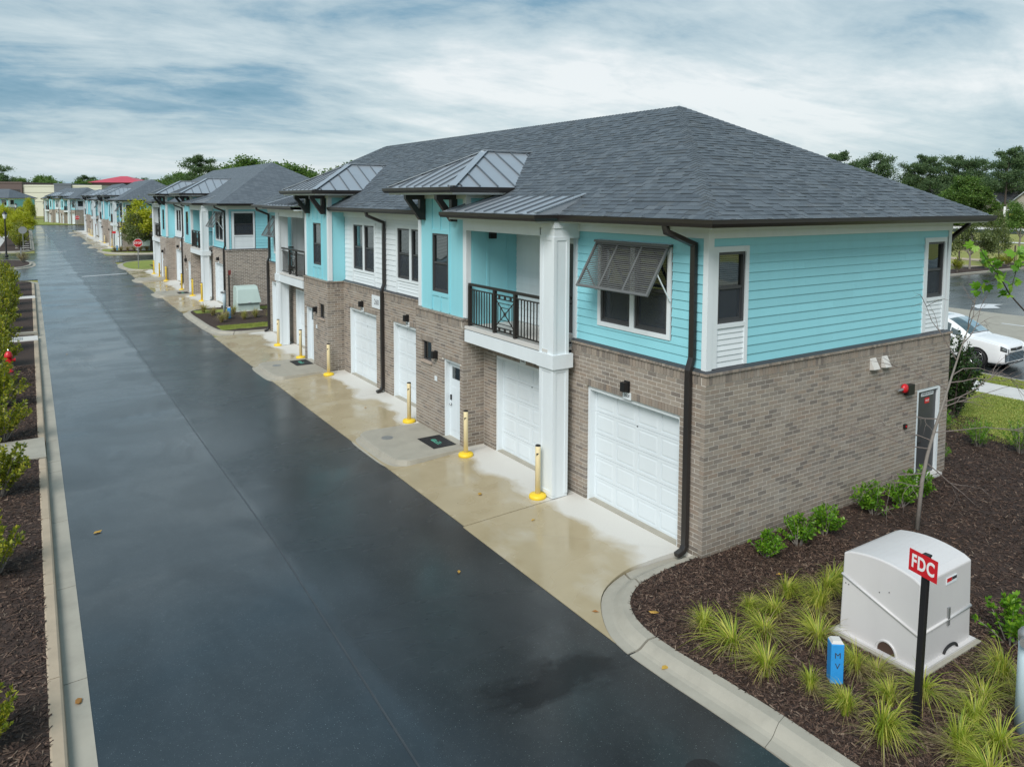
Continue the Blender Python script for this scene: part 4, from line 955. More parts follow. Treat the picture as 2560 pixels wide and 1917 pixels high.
def shutter(par, f, lod):
    """top-hinged louvred Bahama shutter held open by two struts"""
    s = empty('bahama_shutter'); s.parent = par
    ya, yb = sorted((f(.86), f(2.72))); a = Vector((.015, 0, 4.93)); b = Vector((-.46, 0, 4.14)); d = (b-a); ln = d.length; d.normalize(); nrm = Vector((d.z, 0, -d.x)); nrm = -nrm if nrm.x > 0 else nrm
    P = lambda y, t: Vector((a.x+d.x*t, y, a.z+d.z*t))
    fr = MB()
    for y in (ya+.022, yb-.022): fr.bar(P(y, 0), P(y, ln), .044, .035, nrm)
    fr.bar(P(ya+.044, .025), P(yb-.044, .025), .035, .05, d); fr.bar(P(ya+.044, ln-.025), P(yb-.044, ln-.025), .035, .05, d)
    w = (yb-ya)/3
    for i in (1, 2): fr.bar(P(ya+i*w, .05), P(ya+i*w, ln-.05), .04, .03, nrm)
    fr.build('shutter_frame', M_shut, s)
    hg = MB(); hg.box(-.03, .06, ya-.03, yb+.03, 4.925, 4.965); hg.build('hinge_rail', M_shut, s)
    n = 22 if not lod else 12; allm = MB(); proto = None
    for i in range(3):
        y0 = ya+i*w+(.044 if i == 0 else .02); y1 = ya+(i+1)*w-(.044 if i == 2 else .02)
        for k in range(n):
            t = .06+(ln-.12)*(k+.5)/n; c = P((y0+y1)/2, t)
            m = allm if lod else MB()
            up_ = (d*.80+nrm*.60).normalized()
            m.bar(Vector((c.x, y0, c.z)), Vector((c.x, y1, c.z)), .005, .036 if not lod else .062, up_)
            if not lod: m.build('slat', M_shut, s)
    if lod: allm.build('slats', M_shut, s, kind='stuff')
    for y in (ya+.01, yb-.01):
        MB().bar(P(y, ln*.55), Vector((.03, y+(-.03 if y < (ya+yb)/2 else .03), 4.03)), .018, .018).build('strut', M_trim, s)
    return s
def railing(par, f, lod):
    r = empty('balcony_railing'); r.parent = par; x = -.45
    ys = [f(6.62), f(5.53), f(4.73), f(3.74)]
    MB().box(x-.03, x+.03, ys[0], ys[3], 3.76, 3.815).build('top_rail', M_rail, r)
    s = MB()
    for a, b in zip(ys, ys[1:]): s.box(x-.013, x+.013, a, b, 3.665, 3.69); s.box(x-.013, x+.013, a, b, 2.895, 2.925)
    s.build('sub_rail', M_rail, r)
    for y in (f(6.59), ys[1], ys[2]): MB().box(x-.035, x+.035, y-.035, y+.035, 2.845, 3.76).build('post', M_rail, r)
    for a, b, n in ((ys[0], ys[1], 9), (ys[2], ys[3], 8)):
        for i in range(n):
            y = a+(b-a)*(i+1)/(n+1); MB().box(x-.009, x+.009, y-.009, y+.009, 2.925, 3.665).build('baluster', M_rail, r)
    c = MB(); a, b = ys[1], ys[2]; yc = (a+b)/2; sg = 1 if b > a else -1; a += .035*sg; b -= .035*sg
    c.box(x-.01, x+.01, a, b, 3.585, 3.605); c.box(x-.01, x+.01, a, b, 2.975, 2.995)
    for k in (.2, .5, .8):
        y = a+(b-a)*k; c.box(x-.01, x+.01, y-.03, y+.03, 3.605, 3.665); c.box(x-.01, x+.01, y-.03, y+.03, 2.925, 2.975)
    zc = 3.29
    for ya, za in ((a, 3.585), (b, 3.585), (a, 2.995), (b, 2.995)): c.bar((x, ya, za), (x, yc, zc), .016, .016, (1, 0, 0))
    for k in (.45, .75):
        h = .295*k; w = (b-a)/2*k
        c.bar((x, yc-w, zc+h), (x, yc+w, zc+h), .014, .014, (1, 0, 0)); c.bar((x, yc-w, zc-h), (x, yc+w, zc-h), .014, .014, (1, 0, 0))
        c.bar((x, yc-w, zc-h), (x, yc-w, zc+h), .014, .014, (1, 0, 0)); c.bar((x, yc+w, zc-h), (x, yc+w, zc+h), .014, .014, (1, 0, 0))
    c.tube([(x, yc+.045*math.cos(t*math.pi/6), zc+.045*math.sin(t*math.pi/6)) for t in range(13)], .008, 5, False)
    c.build('ornament', M_rail, r)
    sd = MB(); y = f(3.52)
    sd.box(-.18, .06, y-.025, y+.025, 3.76, 3.81); sd.box(-.18, .06, y-.012, y+.012, 3.665, 3.69); sd.box(-.18, .06, y-.012, y+.012, 2.89, 2.92)
    for k in range(3): sd.box(-.15+k*.07-.008, -.15+k*.07+.008, y-.008, y+.008, 2.92, 3.665)
    sd.build('side_rail', M_rail, r)
    return r

def house(name, lod, num=None, one_end_window=False):
    H = empty(name)
    f0 = lambda y: y; f1 = lambda y: LEN-y
    front_holes = []; garages = []
    for f in (f0, f1):
        for a, b in ((.53, 2.94), (3.82, 6.23), (9.60, 11.84)):
            a, b = sorted((f(a), f(b))); front_holes.append((a, b, -1, 2.2)); garages.append((a, b))
    bal_holes = []
    for f in (f0, f1): a, b = sorted((f(3.42), f(6.70))); bal_holes.append((a, b, 2.60, 3.2))
    end_holes = [(6.13, 7.02, .06, 1.90)]
    # ---- brick storey
    core = MB()
    for a, b in ((0, 6.71), (6.71, 9.16), (9.16, LEN-9.16), (LEN-9.16, LEN-6.71), (LEN-6.71, LEN)): holed(core, 'x', 0, 0, .30, a, b, -.4, ZB-.06, front_holes+bal_holes)
    holed(core, 'y', 0, 0.0, .30, .30, DEP, -.4, ZB-.06, end_holes)
    core.box(DEP-.3, DEP, .30, LEN, -.4, ZB-.06); core.box(.3, DEP-.3, LEN-.3, LEN, -.4, ZB-.06)
    bay_holes = {}
    for f in (f0, f1):
        hs = []
        for (a, b, c, d) in ((6.87, 7.68, -1, 1.93), (8.29, 8.80, 1.68, 2.19)):
            a, b = sorted((f(a), f(b))); hs.append((a, b, c, d))
        ya, yb = sorted((f(6.71), f(9.16))); bay_holes[f] = hs
        holed(core, 'x', -.55, 0, .28, ya, yb, -.4, ZB-.06, hs)
        core.box(-.27, 0, ya, ya+.2, -.4, ZB-.06); core.box(-.27, 0, yb-.2, yb, -.4, ZB-.06)
    bw = core.build('brick_wall', M_mortar if lod == 0 else M_brickfar, H)
    if lod == 0:
        br = []
        lay_bricks(br, 'y', 0, -.008, DEP, .004, 2.80, end_holes+[(6.05, 7.1, 1.9, snap(2.0, .004, 2.80))])
        soldier(br, 'y', 0, 6.05, 7.10, 1.905, snap(2.0, .004, 2.80)-.0115)
        soldier(br, 'y', 0, -.008, DEP, 2.800, 2.942); soldier(br, 'y', 0, -.035, DEP+.03, 2.951, ZB, -.035, .10)
        for a, b in ((.09, 6.70), (9.17, LEN-9.17), (LEN-6.70, LEN)):
            hs = front_holes+[(p, q, snap(2.52, .004, 2.80), 9) for p, q, _, _ in bal_holes]+[(c-.1, d+.1, 2.2, snap(2.32, .004, 2.80)) for c, d, _, _ in front_holes]
            lay_bricks(br, 'x', 0, a, b, .004, 2.80, hs, 1)
        for a, b in ((.09, 3.41), (9.17, LEN-9.17), (LEN-3.41, LEN)): soldier(br, 'x', 0, a, b, 2.800, 2.942); soldier(br, 'x', 0, a+.02, b, 2.951, ZB, -.035, .10)
        for c, d, _, _ in front_holes: soldier(br, 'x', 0, c-.1, d+.1, 2.204, snap(2.32, .004, 2.80)-.0115)
        for f in (f0, f1):
            ya, yb = sorted((f(6.71), f(9.16))); hs = bay_holes[f]+[(h[0]-.08, h[1]+.08, h[3], snap(h[3]+.10, .03, 2.80)) for h in bay_holes[f]]
            lay_bricks(br, 'x', -.55, ya+.10, yb, .03, 2.80, hs, 0); soldier(br, 'x', -.55, ya+.1, yb, 2.800, 2.942); soldier(br, 'x', -.55, ya-.03, yb+.03, 2.951, ZB, -.035, .10)
            for h in bay_holes[f]: soldier(br, 'x', -.55, h[0]-.08, h[1]+.08, h[3]+.004, snap(h[3]+.10, .03, 2.80)-.0115)
            lay_bricks(br, 'y', ya, -.558, -.01, .03, 2.80, [], 1); soldier(br, 'y', ya, -.558, -.01, 2.800, 2.942); soldier(br, 'y', ya, -.50, -.01, 2.951, ZB, -.035, .10)
        def ctr(b):
            ax, pl, s, e, z0, z1, d0, d1 = b
            return Vector((pl, (s+e)/2, (z0+z1)/2)) if ax == 'x' else Vector(((s+e)/2, pl, (z0+z1)/2))
        br.sort(key=lambda b: (ctr(b)-CAMPOS).length)
        unit = MB().box(-.5, .5, -.5, .5, -.5, .5).mesh('brick', M_brick)
        for b in br[:300]:
            ax, pl, s, e, z0, z1, d0, d1 = b; c = ctr(b)
            o = mobj('brick', unit, bw)
            if ax == 'x': o.location = (pl+(d0+d1)/2, c.y, c.z); o.scale = (d1-d0, e-s, z1-z0)
            else: o.location = (c.x, pl+(d0+d1)/2, c.z); o.scale = (e-s, d1-d0, z1-z0)
        rest = MB()
        for ax, pl, s, e, z0, z1, d0, d1 in br[300:]: bx(rest, ax, pl, d0, d1, s, e, z0, z1)
        rest.build('brickwork', M_brick, bw, kind='stuff')
    else:
        cap = MB(); cap.box(-.03, .08, -.03, 3.42, ZB-.058, ZB); cap.box(-.03, .08, 9.17, LEN-9.17, ZB-.058, ZB); cap.box(-.03, .08, LEN-3.42, LEN+.03, ZB-.058, ZB); cap.box(.08, DEP+.03, -.03, .08, ZB-.058, ZB); cap.build('wall_cap', M_brickfar, H)
    # ---- upper storey shells
    def flash(p): m = MB(); m.add(p, [(0, 1, 2, 3)]); m.build('flashing', M_flash, H)
    flash([(-.02, -.02, ZB+.002), (DEP+.02, -.02, ZB+.002), (DEP-.09, .09, ZB+.06), (.09, .09, ZB+.06)])
    for a, b in ((-.02, 3.42), (9.1, LEN-9.1), (LEN-3.42, LEN)): flash([(-.02, a, ZB+.002), (.09, a+(.11 if a < 0 else 0), ZB+.06), (.09, b, ZB+.06), (-.02, b, ZB+.002)])
    Z0, Z1 = ZB+.04, 5.10
    ewin = [(.28, .92, 3.74, 4.88), (6.41, 7.04, 3.74, 4.87)] if not one_end_window else [(.42, 1.40, 3.75, 4.90)]
    ehole = [(a-.12 if a > 1 else .0, b+.08 if a < 1 else DEP, ZB, d+.09) for a, b, c, d in ewin] if not one_end_window else [(.28, 1.52, ZB, 5.0)]
    shell = MB(); holed(shell, 'y', .08, .0, .15, .08, DEP-.08, ZB-.05, 5.3, [w for w in ewin])
    fwin = []; whit = []
    for f in (f0, f1):
        a, b = sorted((f(.93), f(2.64))); fwin.append((a, b, 3.46, 4.88))
        a, b = sorted((f(9.90), f(11.58))); whit.append((a, b, 3.46, 4.87))
    for a, b in ((.23, 3.42), (9.1, LEN-9.1), (LEN-3.42, LEN-.08)): holed(shell, 'x', .08, 0, .15, a, b, ZB-.05, 5.3, fwin+whit)
    shell.box(DEP-.23, DEP-.08, .23, LEN-.08, ZB-.05, 5.3); shell.box(.23, DEP-.23, LEN-.23, LEN-.08, ZB-.05, 5.3)
    shell.build('wall_sheathing', M_flash, H)
    MB().box(1.15, 6.2, .9, LEN-.9, .05, 5.2).build('interior', M_inside, H)
    es = empty('end_siding'); es.parent = H
    siding(es, 'y', .08, .14 if not one_end_window else .08, DEP-.08, Z0, Z1, ehole+[(0, .14, 0, 9)], M_turq, lod)
    fs = empty('front_siding'); fs.parent = H
    for f in (f0, f1):
        a, b = sorted((f(.02), f(3.34))); a1, b1 = sorted((f(.83), f(2.74)))
        siding(fs, 'x', .08, a+(.12 if f is f0 else 0), b-(.12 if f is f1 else 0), Z0, Z1, [(a1, b1, 3.38, 4.97)], M_turq, lod)
    wh = [(a-.09, b+.09, ZB, 4.95) for a, b, c, d in whit]
    siding(fs, 'x', .08, 9.12, LEN-9.12, Z0, Z1, wh, M_white, lod)
    # ---- trims
    T_ = [(.035, .159, .035, .052, ZB+.03, 5.099), (.035, .052, .0525, .14, ZB+.03, 5.099)]        # near corner
    T_ += [(DEP-.14, DEP-.03, .045, .078, ZB+.03, 5.099), (DEP-.06, DEP-.04, .0785, .2, ZB+.03, 5.099), (.06, .09, LEN-.16, LEN-.04, ZB+.03, 5.099)]
    T_ += [(.03, DEP-.03, .03, .0785, 5.10, 5.264)]+[(.03, .079, a, b, 5.10, 5.264) for a, b in ((.079, 3.4), (9.1, LEN-9.1), (LEN-3.4, LEN-.05))]
    for f in (f0, f1): a, b = sorted((f(3.34), f(3.46))); T_.append((.045, .2, a, b, ZB+.03, 5.099))
    boxes('trim_board', M_trim, H, T_)
    def casing(ax, u0, u1, z0, z1, w=.08, sill=None, top=.09, mull=None, pl=.08):
        c = MB(); bx(c, ax, pl, -.035, -.003, u0-w, u0, z0-(sill or w), z1+top); bx(c, ax, pl, -.035, -.003, u1, u1+w, z0-(sill or w), z1+top)
        bx(c, ax, pl, -.037, -.003, u0, u1, z1, z1+top); bx(c, ax, pl, -.037, -.003, u0, u1, z0-w, z0)
        if mull: bx(c, ax, pl, -.033, .05, mull-.055, mull+.055, z0, z1)
        return c.build('window_casing', M_trim, H)
    for k, (a, b, c, d) in enumerate(ewin):
        window(H, 'y', .08, a, b, c, d, .5 if k == 0 else .0, lod)
        cs = MB()
        for u0, u1, z0, z1 in ((a-.12, a, ZB+.05, d+.09), (b, b+.08, ZB+.05, d+.09), (a, b, d, d+.09), (a, b, c-.07, c)): bx(cs, 'y', .08, -.036, -.003, u0, u1, z0, z1)
        cs.build('window_casing', M_trim, H)
        pn = empty('apron_panel'); pn.parent = H
        siding(pn, 'y', .08, a, b, ZB+.05, c-.07, [], M_white, lod, step=.09)
    for a, b, c, d in fwin:
        m_ = (a+b)/2; window(H, 'x', .08, a, m_-.055, c, d, .0, lod); window(H, 'x', .08, m_+.055, b, c, d, .0, lod); casing('x', a, b, c, d, mull=m_)
    for a, b, c, d in whit:
        m_ = (a+b)/2; window(H, 'x', .08, a, m_-.06, c, d, .62, lod); window(H, 'x', .08, m_+.06, b, c, d, .45, lod)
        cs = MB()
        for u0, u1, z0, z1 in ((a-.09, a, ZB+.05, d+.09), (b, b+.09, ZB+.05, d+.09), (a, b, d, d+.09), (a, b, c-.07, c)): bx(cs, 'x', .08, -.036, -.003, u0, u1, z0, z1)
        bx(cs, 'x', .08, -.033, .05, m_-.06, m_+.06, c, d); cs.build('window_casing', M_trim, H)
        pn = empty('apron_panel'); pn.parent = H; siding(pn, 'x', .08, a, b, ZB+.05, c-.07, [], M_white, lod, step=.09)
    for f in (f0, f1): shutter(H, f, lod)
    # ---- entry bays
    for i, f in enumerate((f0, f1)):
        b = empty('entry_bay'); b.parent = H
        ya, yb = sorted((f(6.70), f(9.10))); w0, w1 = sorted((f(7.57), f(8.36)))
        m = MB(); holed(m, 'x', -.47, 0, .12, ya, yb, ZB-.02, 5.85, [(w0, w1, 3.46, 4.87)]); m.box(-.35, .95, ya, ya+.1, 2.5, 5.85); m.box(-.35, .95, yb-.1, yb, 2.5, 5.85); m.build('bay_wall', M_turq, b)
        window(b, 'x', -.47, w0, w1, 3.46, 4.87, .55, lod)
        MB().box(-.12, -.10, ya+.1, yb-.1, 3.0, 5.8).build('interior', M_inside, b)
        bt = MB()
        for y, z0, z1 in ((f(8.40), ZB+.03, 5.82), (f(7.51), ZB+.03, 5.82), (f(7.96), 4.97, 5.82), (f(7.96), ZB+.03, 3.36)): bt.box(-.492, -.468, y-.03, y+.03, z0, z1)
        y0, y1 = sorted((f(7.54), f(8.37))); bt.box(-.49, -.468, y0, y1, 4.87, 4.97); bt.box(-.49, -.468, y0, y1, 3.36, 3.46)
        bt.build('batten', M_turq, b)
        boxes('trim_board', M_trim, b, [(-.497, -.468, ya, ya+.13, ZB+.02, 5.79), (-.497, -.468, yb-.13, yb, ZB+.02, 5.79), (-.496, -.37, ya-.022, ya-.0005, ZB+.02, 5.79), (-.496, -.37, yb+.0005, yb+.022, ZB+.02, 5.79),
              (-.498, -.468, ya+.13, yb-.13, 5.70, 5.79), (-.3695, .5, ya-.022, ya-.0005, 5.72, 5.79)])
        bay_roof(H, f, lod); bracket(H, f(8.80)); bracket(H, f(7.19))
        # door
        d = empty('entry_door'); d.parent = H; a, c = sorted((f(6.87), f(7.68))); x = -.55
        fr = MB()
        for s0, s1 in ((a, a+.05), (c-.05, c)): fr.box(x+.03, x+.19, s0, s1, .0, 1.93)
        fr.box(x+.03, x+.19, a+.05, c-.05, 1.875, 1.93); fr.build('door_frame', M_trim, d)
        lf = MB(); holed(lf, 'x', x+.15, 0, .04, a+.05, c-.05, .02, 1.875, [(a+.16, c-.16, 1.45, 1.74)]); lf.build('door_leaf', M_door, d)
        mp = MB()
        for s0, s1 in ((a+.14, (a+c)/2-.03), ((a+c)/2+.03, c-.14)):
            for z0, z1 in ((.2, 1.28),): mp.add([(x+.15, s0, z0), (x+.15, s1, z0), (x+.15, s1, z1), (x+.15, s0, z1), (x+.144, s0+.03, z0+.03), (x+.144, s1-.03, z0+.03), (x+.144, s1-.03, z1-.03), (x+.144, s0+.03, z1-.03)], [(7, 6, 5, 4), (4, 5, 1, 0), (5, 6, 2, 1), (6, 7, 3, 2), (7, 4, 0, 3)])
        mp.build('door_panel', M_door, d)
        MB().box(x+.16, x+.166, a+.16, c-.16, 1.45, 1.74).build('pane', M_glass, d)
        MB().box(x+.3, x+.31, a, c, .1, 1.9).build('interior', M_inside, d)
        hy = f(7.55); MB().box(x+.118, x+.15, hy-.02, hy+.02, .93, 1.05).build('lock', M_black, d)
        MB().lathe([(.0, 0), (.028, .005), (.03, .03), (.018, .05)], 10).build('knob', M_chrome, d, True).matrix_local = Matrix.Translation((x+.145, hy, .82)) @ Matrix.Rotation(rad(-90), 4, 'Y')
        MB().box(x-.03, x+.16, a, c, -.02, .045).build('threshold', M_conc, d)
        # small window
        a, c = sorted((f(8.29), f(8.80))); sw_ = empty('small_window'); sw_.parent = H; fr = MB()
        for s0, s1, z0, z1 in ((a, a+.035, 1.70, 2.19), (c-.035, c, 1.70, 2.19), (a+.035, c-.035, 2.155, 2.19), (a+.035, c-.035, 1.70, 1.735)): fr.box(-.505, -.44, s0, s1, z0, z1)
        fr.build('frame', M_frame, sw_); MB().poly([(-.475, c, 1.7), (-.475, a, 1.7), (-.475, a, 2.19), (-.475, c, 2.19)]).build('pane', M_glass, sw_); MB().box(-.30, -.285, a-.05, c+.05, 1.6, 2.25).build('interior', M_inside, sw_)
        MB().box(-.60, -.505, a-.04, c+.04, 1.655, 1.70).build('window_sill', M_stone, H)
        wall_lamp(H, -.56, f(8.02), 1.95)
        plate(H, -.56, f(8.04), 1.36, '', .13, .12)
    # ---- balconies
    for i, f in enumerate((f0, f1)):
        b = empty('balcony'); b.parent = H
        c0, c1 = sorted((f(3.27), f(3.70)))
        col = MB().box(-.55, -.20, c0, c1, -.01, 5.16).build('column', M_trim, b)
        ct = MB()
        for z0, z1 in ((.05, 2.5), (2.77, 5.0)):
            for y0 in (c0, c1-.07): ct.box(-.564, -.55, y0, y0+.07, z0, z1)
            ct.box(-.563, -.55, c0+.07, c1-.07, z1-.07, z1)
            ct.box(-.563, -.55, c0+.07, c1-.07, z0, z0+.07) if z0 < 1 else None
            for yy in (c0, c1):
                e0, e1 = sorted((yy, yy+(-.014 if yy == c0 else .014)))
                for x0 in (-.564, -.27): ct.box(x0, x0+.07, e0, e1, z0, z1)
                ct.box(-.494, -.27, e0+.001, e1-.001, z1-.07, z1)
        ct.build('column_trim', M_trim, col)
        MB().box(-.60, -.12, c0-.05, c1+.05, 2.50, 2.77).build('column_collar', M_trim, col)
        p0, p1 = sorted((f(3.75), f(6.62)))
        MB().box(-.575, -.40, p0, p1, 2.50, 2.765).build('fascia_beam', M_trim, b)
        fl0, fl1 = sorted((f(3.44), f(6.66)))
        MB().box(-.56, .85, fl0+.02, fl1-.01, 2.785, 2.845).build('floor_slab', M_concpale, b)
        MB().box(-.40, .30, fl0, fl1, 2.60, 2.70).build('ceiling_panel', M_trim, b)
        MB().box(-.545, .85, p0-.3 if f is f0 else p0, p1 if f is f0 else p1+.3, 5.0, 5.02).build('balcony_soffit', M_trim, b)
        MB().box(-.55, -.22, p0, p1, 5.02, 5.16).build('top_beam', M_trim, b)
        MB().box(-.565, -.20, min(f(3.25), f(6.64)), max(f(3.25), f(6.64)), 5.16, 5.29).build('frieze_board', M_trim, b)
        s0, s1 = sorted((f(3.28), f(3.46))); MB().box(-.20, .05, s0, s1, 4.97, 5.262).build('side_beam', M_trim, b)
        bkw = empty('back_wall'); bkw.parent = b
        k0, k1 = sorted((f(3.44), f(6.66)))
        d0, d1 = sorted((f(3.62), f(5.35)))
        MB().box(.86, .96, k0, k1, 2.8, 5.0).build('wall_panel', M_white, bkw)
        siding(bkw, 'x', .86, k0, k1, 2.86, 4.99, [(d0-.08, d1+.08, 2.8, 4.85)], M_white, 1)
        dr = empty('balcony_door'); dr.parent = H
        fr = MB()
        for y0, y1 in ((d0-.07, d0), (d1, d1+.07)): fr.box(.82, .86, y0, y1, 2.86, 4.84)
        fr.box(.82, .86, d0, d1, 4.77, 4.84); fr.build('door_frame', M_trim, dr)
        MB().box(.83, .85, d0, d1, 2.88, 4.77).build('pane', M_frame, dr)
        # side wall of the next unit, board and batten on one side, plain on the other
        q = f(3.44); q0, q1 = sorted((q, f(3.36))); MB().box(.2, .95, q0, q1, 2.8, 5.0).build('side_wall', M_white, b)
        q = f(6.66); e0, e1 = sorted((q, f(6.70)))
        if f is f0:
            MB().box(-.36, .86, e0, e1, 2.8, 5.0).build('side_wall', M_turq, b)
            for x in (.03, .56): MB().box(x, x+.06, e0-.012, e0, 2.85, 5.0).build('batten', M_turq, b)
            MB().box(.08, .24, e0-.10, e0, 4.80, 4.97).build('ceiling_lamp', M_black, b)
        railing(H, f, lod); balcony_roof(H, f, lod)
    for (a, b) in garages: garage_door(H, a, b, 2.2, lod)
    names = 'FED'; mirror = 'ABC'
    for i, (u, v) in enumerate(((.53, 2.94), (3.82, 6.23), (9.6, 11.84))):
        for f, s in ((f0, names[i]), (f1, mirror[i])):
            y = f((u+v)/2+.06)
            if i != 1: wall_lamp(H, -.012, y, 2.42)
            plate(H, -.012, y, 2.255 if i != 1 else 2.27, (num+s) if num else '')
    if num:
        p = MB().box(-.03, -.012, 12.60, 13.28, 2.42, 2.80).build('address_sign', M_trim, H); text('lettering', num, .23, M_letter, p, face_mx(-.0315, 12.92, 2.60, '-x'), .0008)
    else: MB().box(-.03, -.012, 12.60, 13.28, 2.42, 2.80).build('address_sign', M_trim, H)
    # ---- service door and fittings on the end wall
    d = empty('service_door'); d.parent = H; fr = MB()
    for u0, u1 in ((6.13, 6.20), (6.95, 7.02)): fr.box(u0, u1, .0, .22, .06, 1.90)
    fr.box(6.20, 6.95, .0, .22, 1.84, 1.90); fr.build('door_frame', M_trim, d)
    MB().box(6.20, 6.95, .05, .09, .08, 1.84).build('door_leaf', M_frame, d)
    MB().box(6.14, 7.01, -.12, .22, -.02, .075).build('threshold', M_concpale, d)
    if lod == 0:
        p = MB().box(6.38, 6.84, .043, .05, 1.72, 1.79).build('door_sign', M_trim, d); text('lettering', 'SPRINKLER ROOM', .050, M_letter, p, face_mx(6.61, .0415, 1.755, '-y'), .0008)
        p = MB().box(6.53, 6.69, .043, .05, 1.56, 1.67).build('red_sign', M_red, d); text('lettering', 'FACP', .058, M_lwhite, p, face_mx(6.61, .0415, 1.615, '-y'), .0008)
        MB().bar((6.27, .02, .80), (6.40, .02, .80), .02, .02).build('handle', M_chrome, d)
        al = empty('fire_bell'); al.parent = H
        MB().lathe([(.03, 0), (.085, .0), (.095, .03), (.08, .07), (.03, .085)], 18).build('bell', M_red, al, True).matrix_local = Matrix.Translation((5.58, -.02, 2.02)) @ Matrix.Rotation(rad(90), 4, 'X')
        MB().box(5.64, 5.86, -.10, -.005, 1.88, 2.08).build('strobe_box', M_black, al)
        MB().tube([(5.54, -.05, 2.02), (5.40, -.06, 2.01), (5.33, -.06, 2.01)], [.03, .03, .02], 8).build('test_valve', M_galv, al)
        MB().box(5.66, 5.74, -.05, -.005, 1.19, 1.28).build('alarm_inlet', M_black, al); MB().box(5.68, 5.72, -.054, -.05, 1.22, 1.26).build('red_button', M_red, al)
        for x in (4.42, 4.80):
            v = MB(); v.add([(x, -.008, 2.52), (x+.19, -.008, 2.52), (x+.19, -.008, 2.74), (x, -.008, 2.74), (x, -.11, 2.54), (x+.19, -.11, 2.54)], [(3, 2, 5, 4), (0, 3, 4), (1, 5, 2), (0, 4, 5, 1)]); v.build('vent_hood', M_concpale, H)
    # ---- roof
    X0, X1, Y0, Y1, XM = -OV, DEP+OV, -OV, LEN+OV, DEP/2; ZR = 7.78
    deck = MB(); zd = .0
    deck.add([(X0, Y0, ZE), (X1, Y0, ZE), (X1, Y1, ZE), (X0, Y1, ZE), (XM, RY, ZR), (XM, LEN-RY, ZR)], [(0, 1, 4), (1, 2, 5, 4), (2, 3, 5), (3, 0, 4, 5)])
    roof = deck.build('roof', M_shinglefar if lod else M_flash, H)
    sf = MB(); sf.box(X0+.02, .03, Y0+.02, 3.3, 5.265, 5.30); sf.box(.03, DEP+OV-.02, Y0+.02, .03, 5.265, 5.30); sf.box(X0+.02, .03, 9.13, LEN-9.13, 5.265, 5.30); sf.box(X0+.02, .03, LEN-3.3, LEN+OV-.02, 5.265, 5.30); sf.build('soffit', M_trim, H)
    fa = MB(); fa.box(X0, X0+.02, Y0, 3.3, 5.27, 5.40); fa.box(X0+.02, X1, Y0, Y0+.02, 5.27, 5.40); fa.box(X0, X0+.02, 9.13, LEN-9.13, 5.27, 5.40); fa.box(X0, X0+.02, LEN-3.3, Y1, 5.27, 5.40); fa.build('fascia', M_trim, H)
    gutter(H, [(X0, 3.3, ZE), (X0, Y0, ZE), (X1, Y0, ZE), (X1, Y0+3, ZE)], [(-1, 0, 0), (0, -1, 0), (1, 0, 0)])
    gutter(H, [(X0, LEN-9.13, ZE), (X0, 9.13, ZE)], [(-1, 0, 0)]); gutter(H, [(X0, Y1, ZE), (X0, LEN-3.3, ZE)], [(-1, 0, 0)])
    if lod == 0:
        ang_f = math.atan2(ZR-ZE, XM-X0); ang_e = math.atan2(ZR-ZE, RY-Y0)
        planes = [(Vector((X0-.02, Y1, ZE-.004)), Vector((0, -1, 0)), Vector((math.cos(ang_f), 0, math.sin(ang_f))), Y1-Y0, math.hypot(ZR-ZE, XM-X0), LEN+OV-(LEN-RY), RY-Y0),
                  (Vector((X0, Y0-.02, ZE-.004)), Vector((1, 0, 0)), Vector((0, math.cos(ang_e), math.sin(ang_e))), X1-X0, math.hypot(ZR-ZE, RY-Y0), XM-X0, X1-XM)]
        sv = [(0, 0, 1), (1, 0, 1), (1, 1, .3), (0, 1, .3), (0, 0, 0), (1, 0, 0)]; sfc = [(0, 1, 2, 3), (1, 0, 4, 5), (0, 3, 4), (1, 5, 2)]
        um = MB(); um.add(sv, sfc); unit = um.mesh('shingle', M_shingle)
        pieces = []
        for (o, u, v, W, Ls, hl, hr) in planes:
            rows = int(Ls/.128)
            for r in range(rows):
                t0 = r*.128; k = (t0+.05)/Ls; a, b = hl*k+.02, W-hr*k-.02; x = a-random.random()*.2
                while x < b:
                    w = random.choice((.13, .16, .19, .22, .26)); s, e = max(x, a), min(x+w, b)
                    if e-s > .02:
                        p = o+u*s+v*t0; pieces.append(((p+u*(e-s)/2-CAMPOS).length, p, u, v, e-s-.003, s > a and e < b, random.choice((.009, .012, .018, .021))))
                    x += w
        pieces.sort(key=lambda q: q[0]); cnt = 0; rest = MB()
        for (dist, p, u, v, w, full, th) in pieces:
            n = u.cross(v)
            if cnt < 300:
                cnt += 1; ob = mobj('shingle', unit, roof)
                ob.matrix_local = Matrix(((u.x*w, v.x*.16, n.x*th, p.x), (u.y*w, v.y*.16, n.y*th, p.y), (u.z*w, v.z*.16, n.z*th, p.z), (0, 0, 0, 1)))
            else: rest.add([p+u*(a*w)+v*(b*.16)+n*(c*th) for a, b, c in sv], sfc)
        rest.build('shingles', M_shingle, roof, kind='stuff')
        # hip and ridge caps
        def caps(a, b, n1, n2, single):
            a = Vector(a); b = Vector(b); d = (b-a).normalized(); n1 = Vector(n1).normalized(); n2 = Vector(n2).normalized()
            s1 = n1.cross(d).normalized(); s2 = d.cross(n2).normalized(); nm = (n1+n2).normalized(); cm = MB(); cnt = int((b-a).length/.125)
            w = .14
            def cap(m, p):
                q = p+d*.17
                m.add([p+s1*w+nm*.018, p+nm*.034, p+s2*w+nm*.018, q+s1*w+nm*.008, q+nm*.020, q+s2*w+nm*.008, p+s1*w, p+s2*w, p], [(0, 1, 4, 3), (1, 2, 5, 4), (0, 6, 8, 1), (1, 8, 7, 2), (0, 3, 6), (2, 7, 5)])
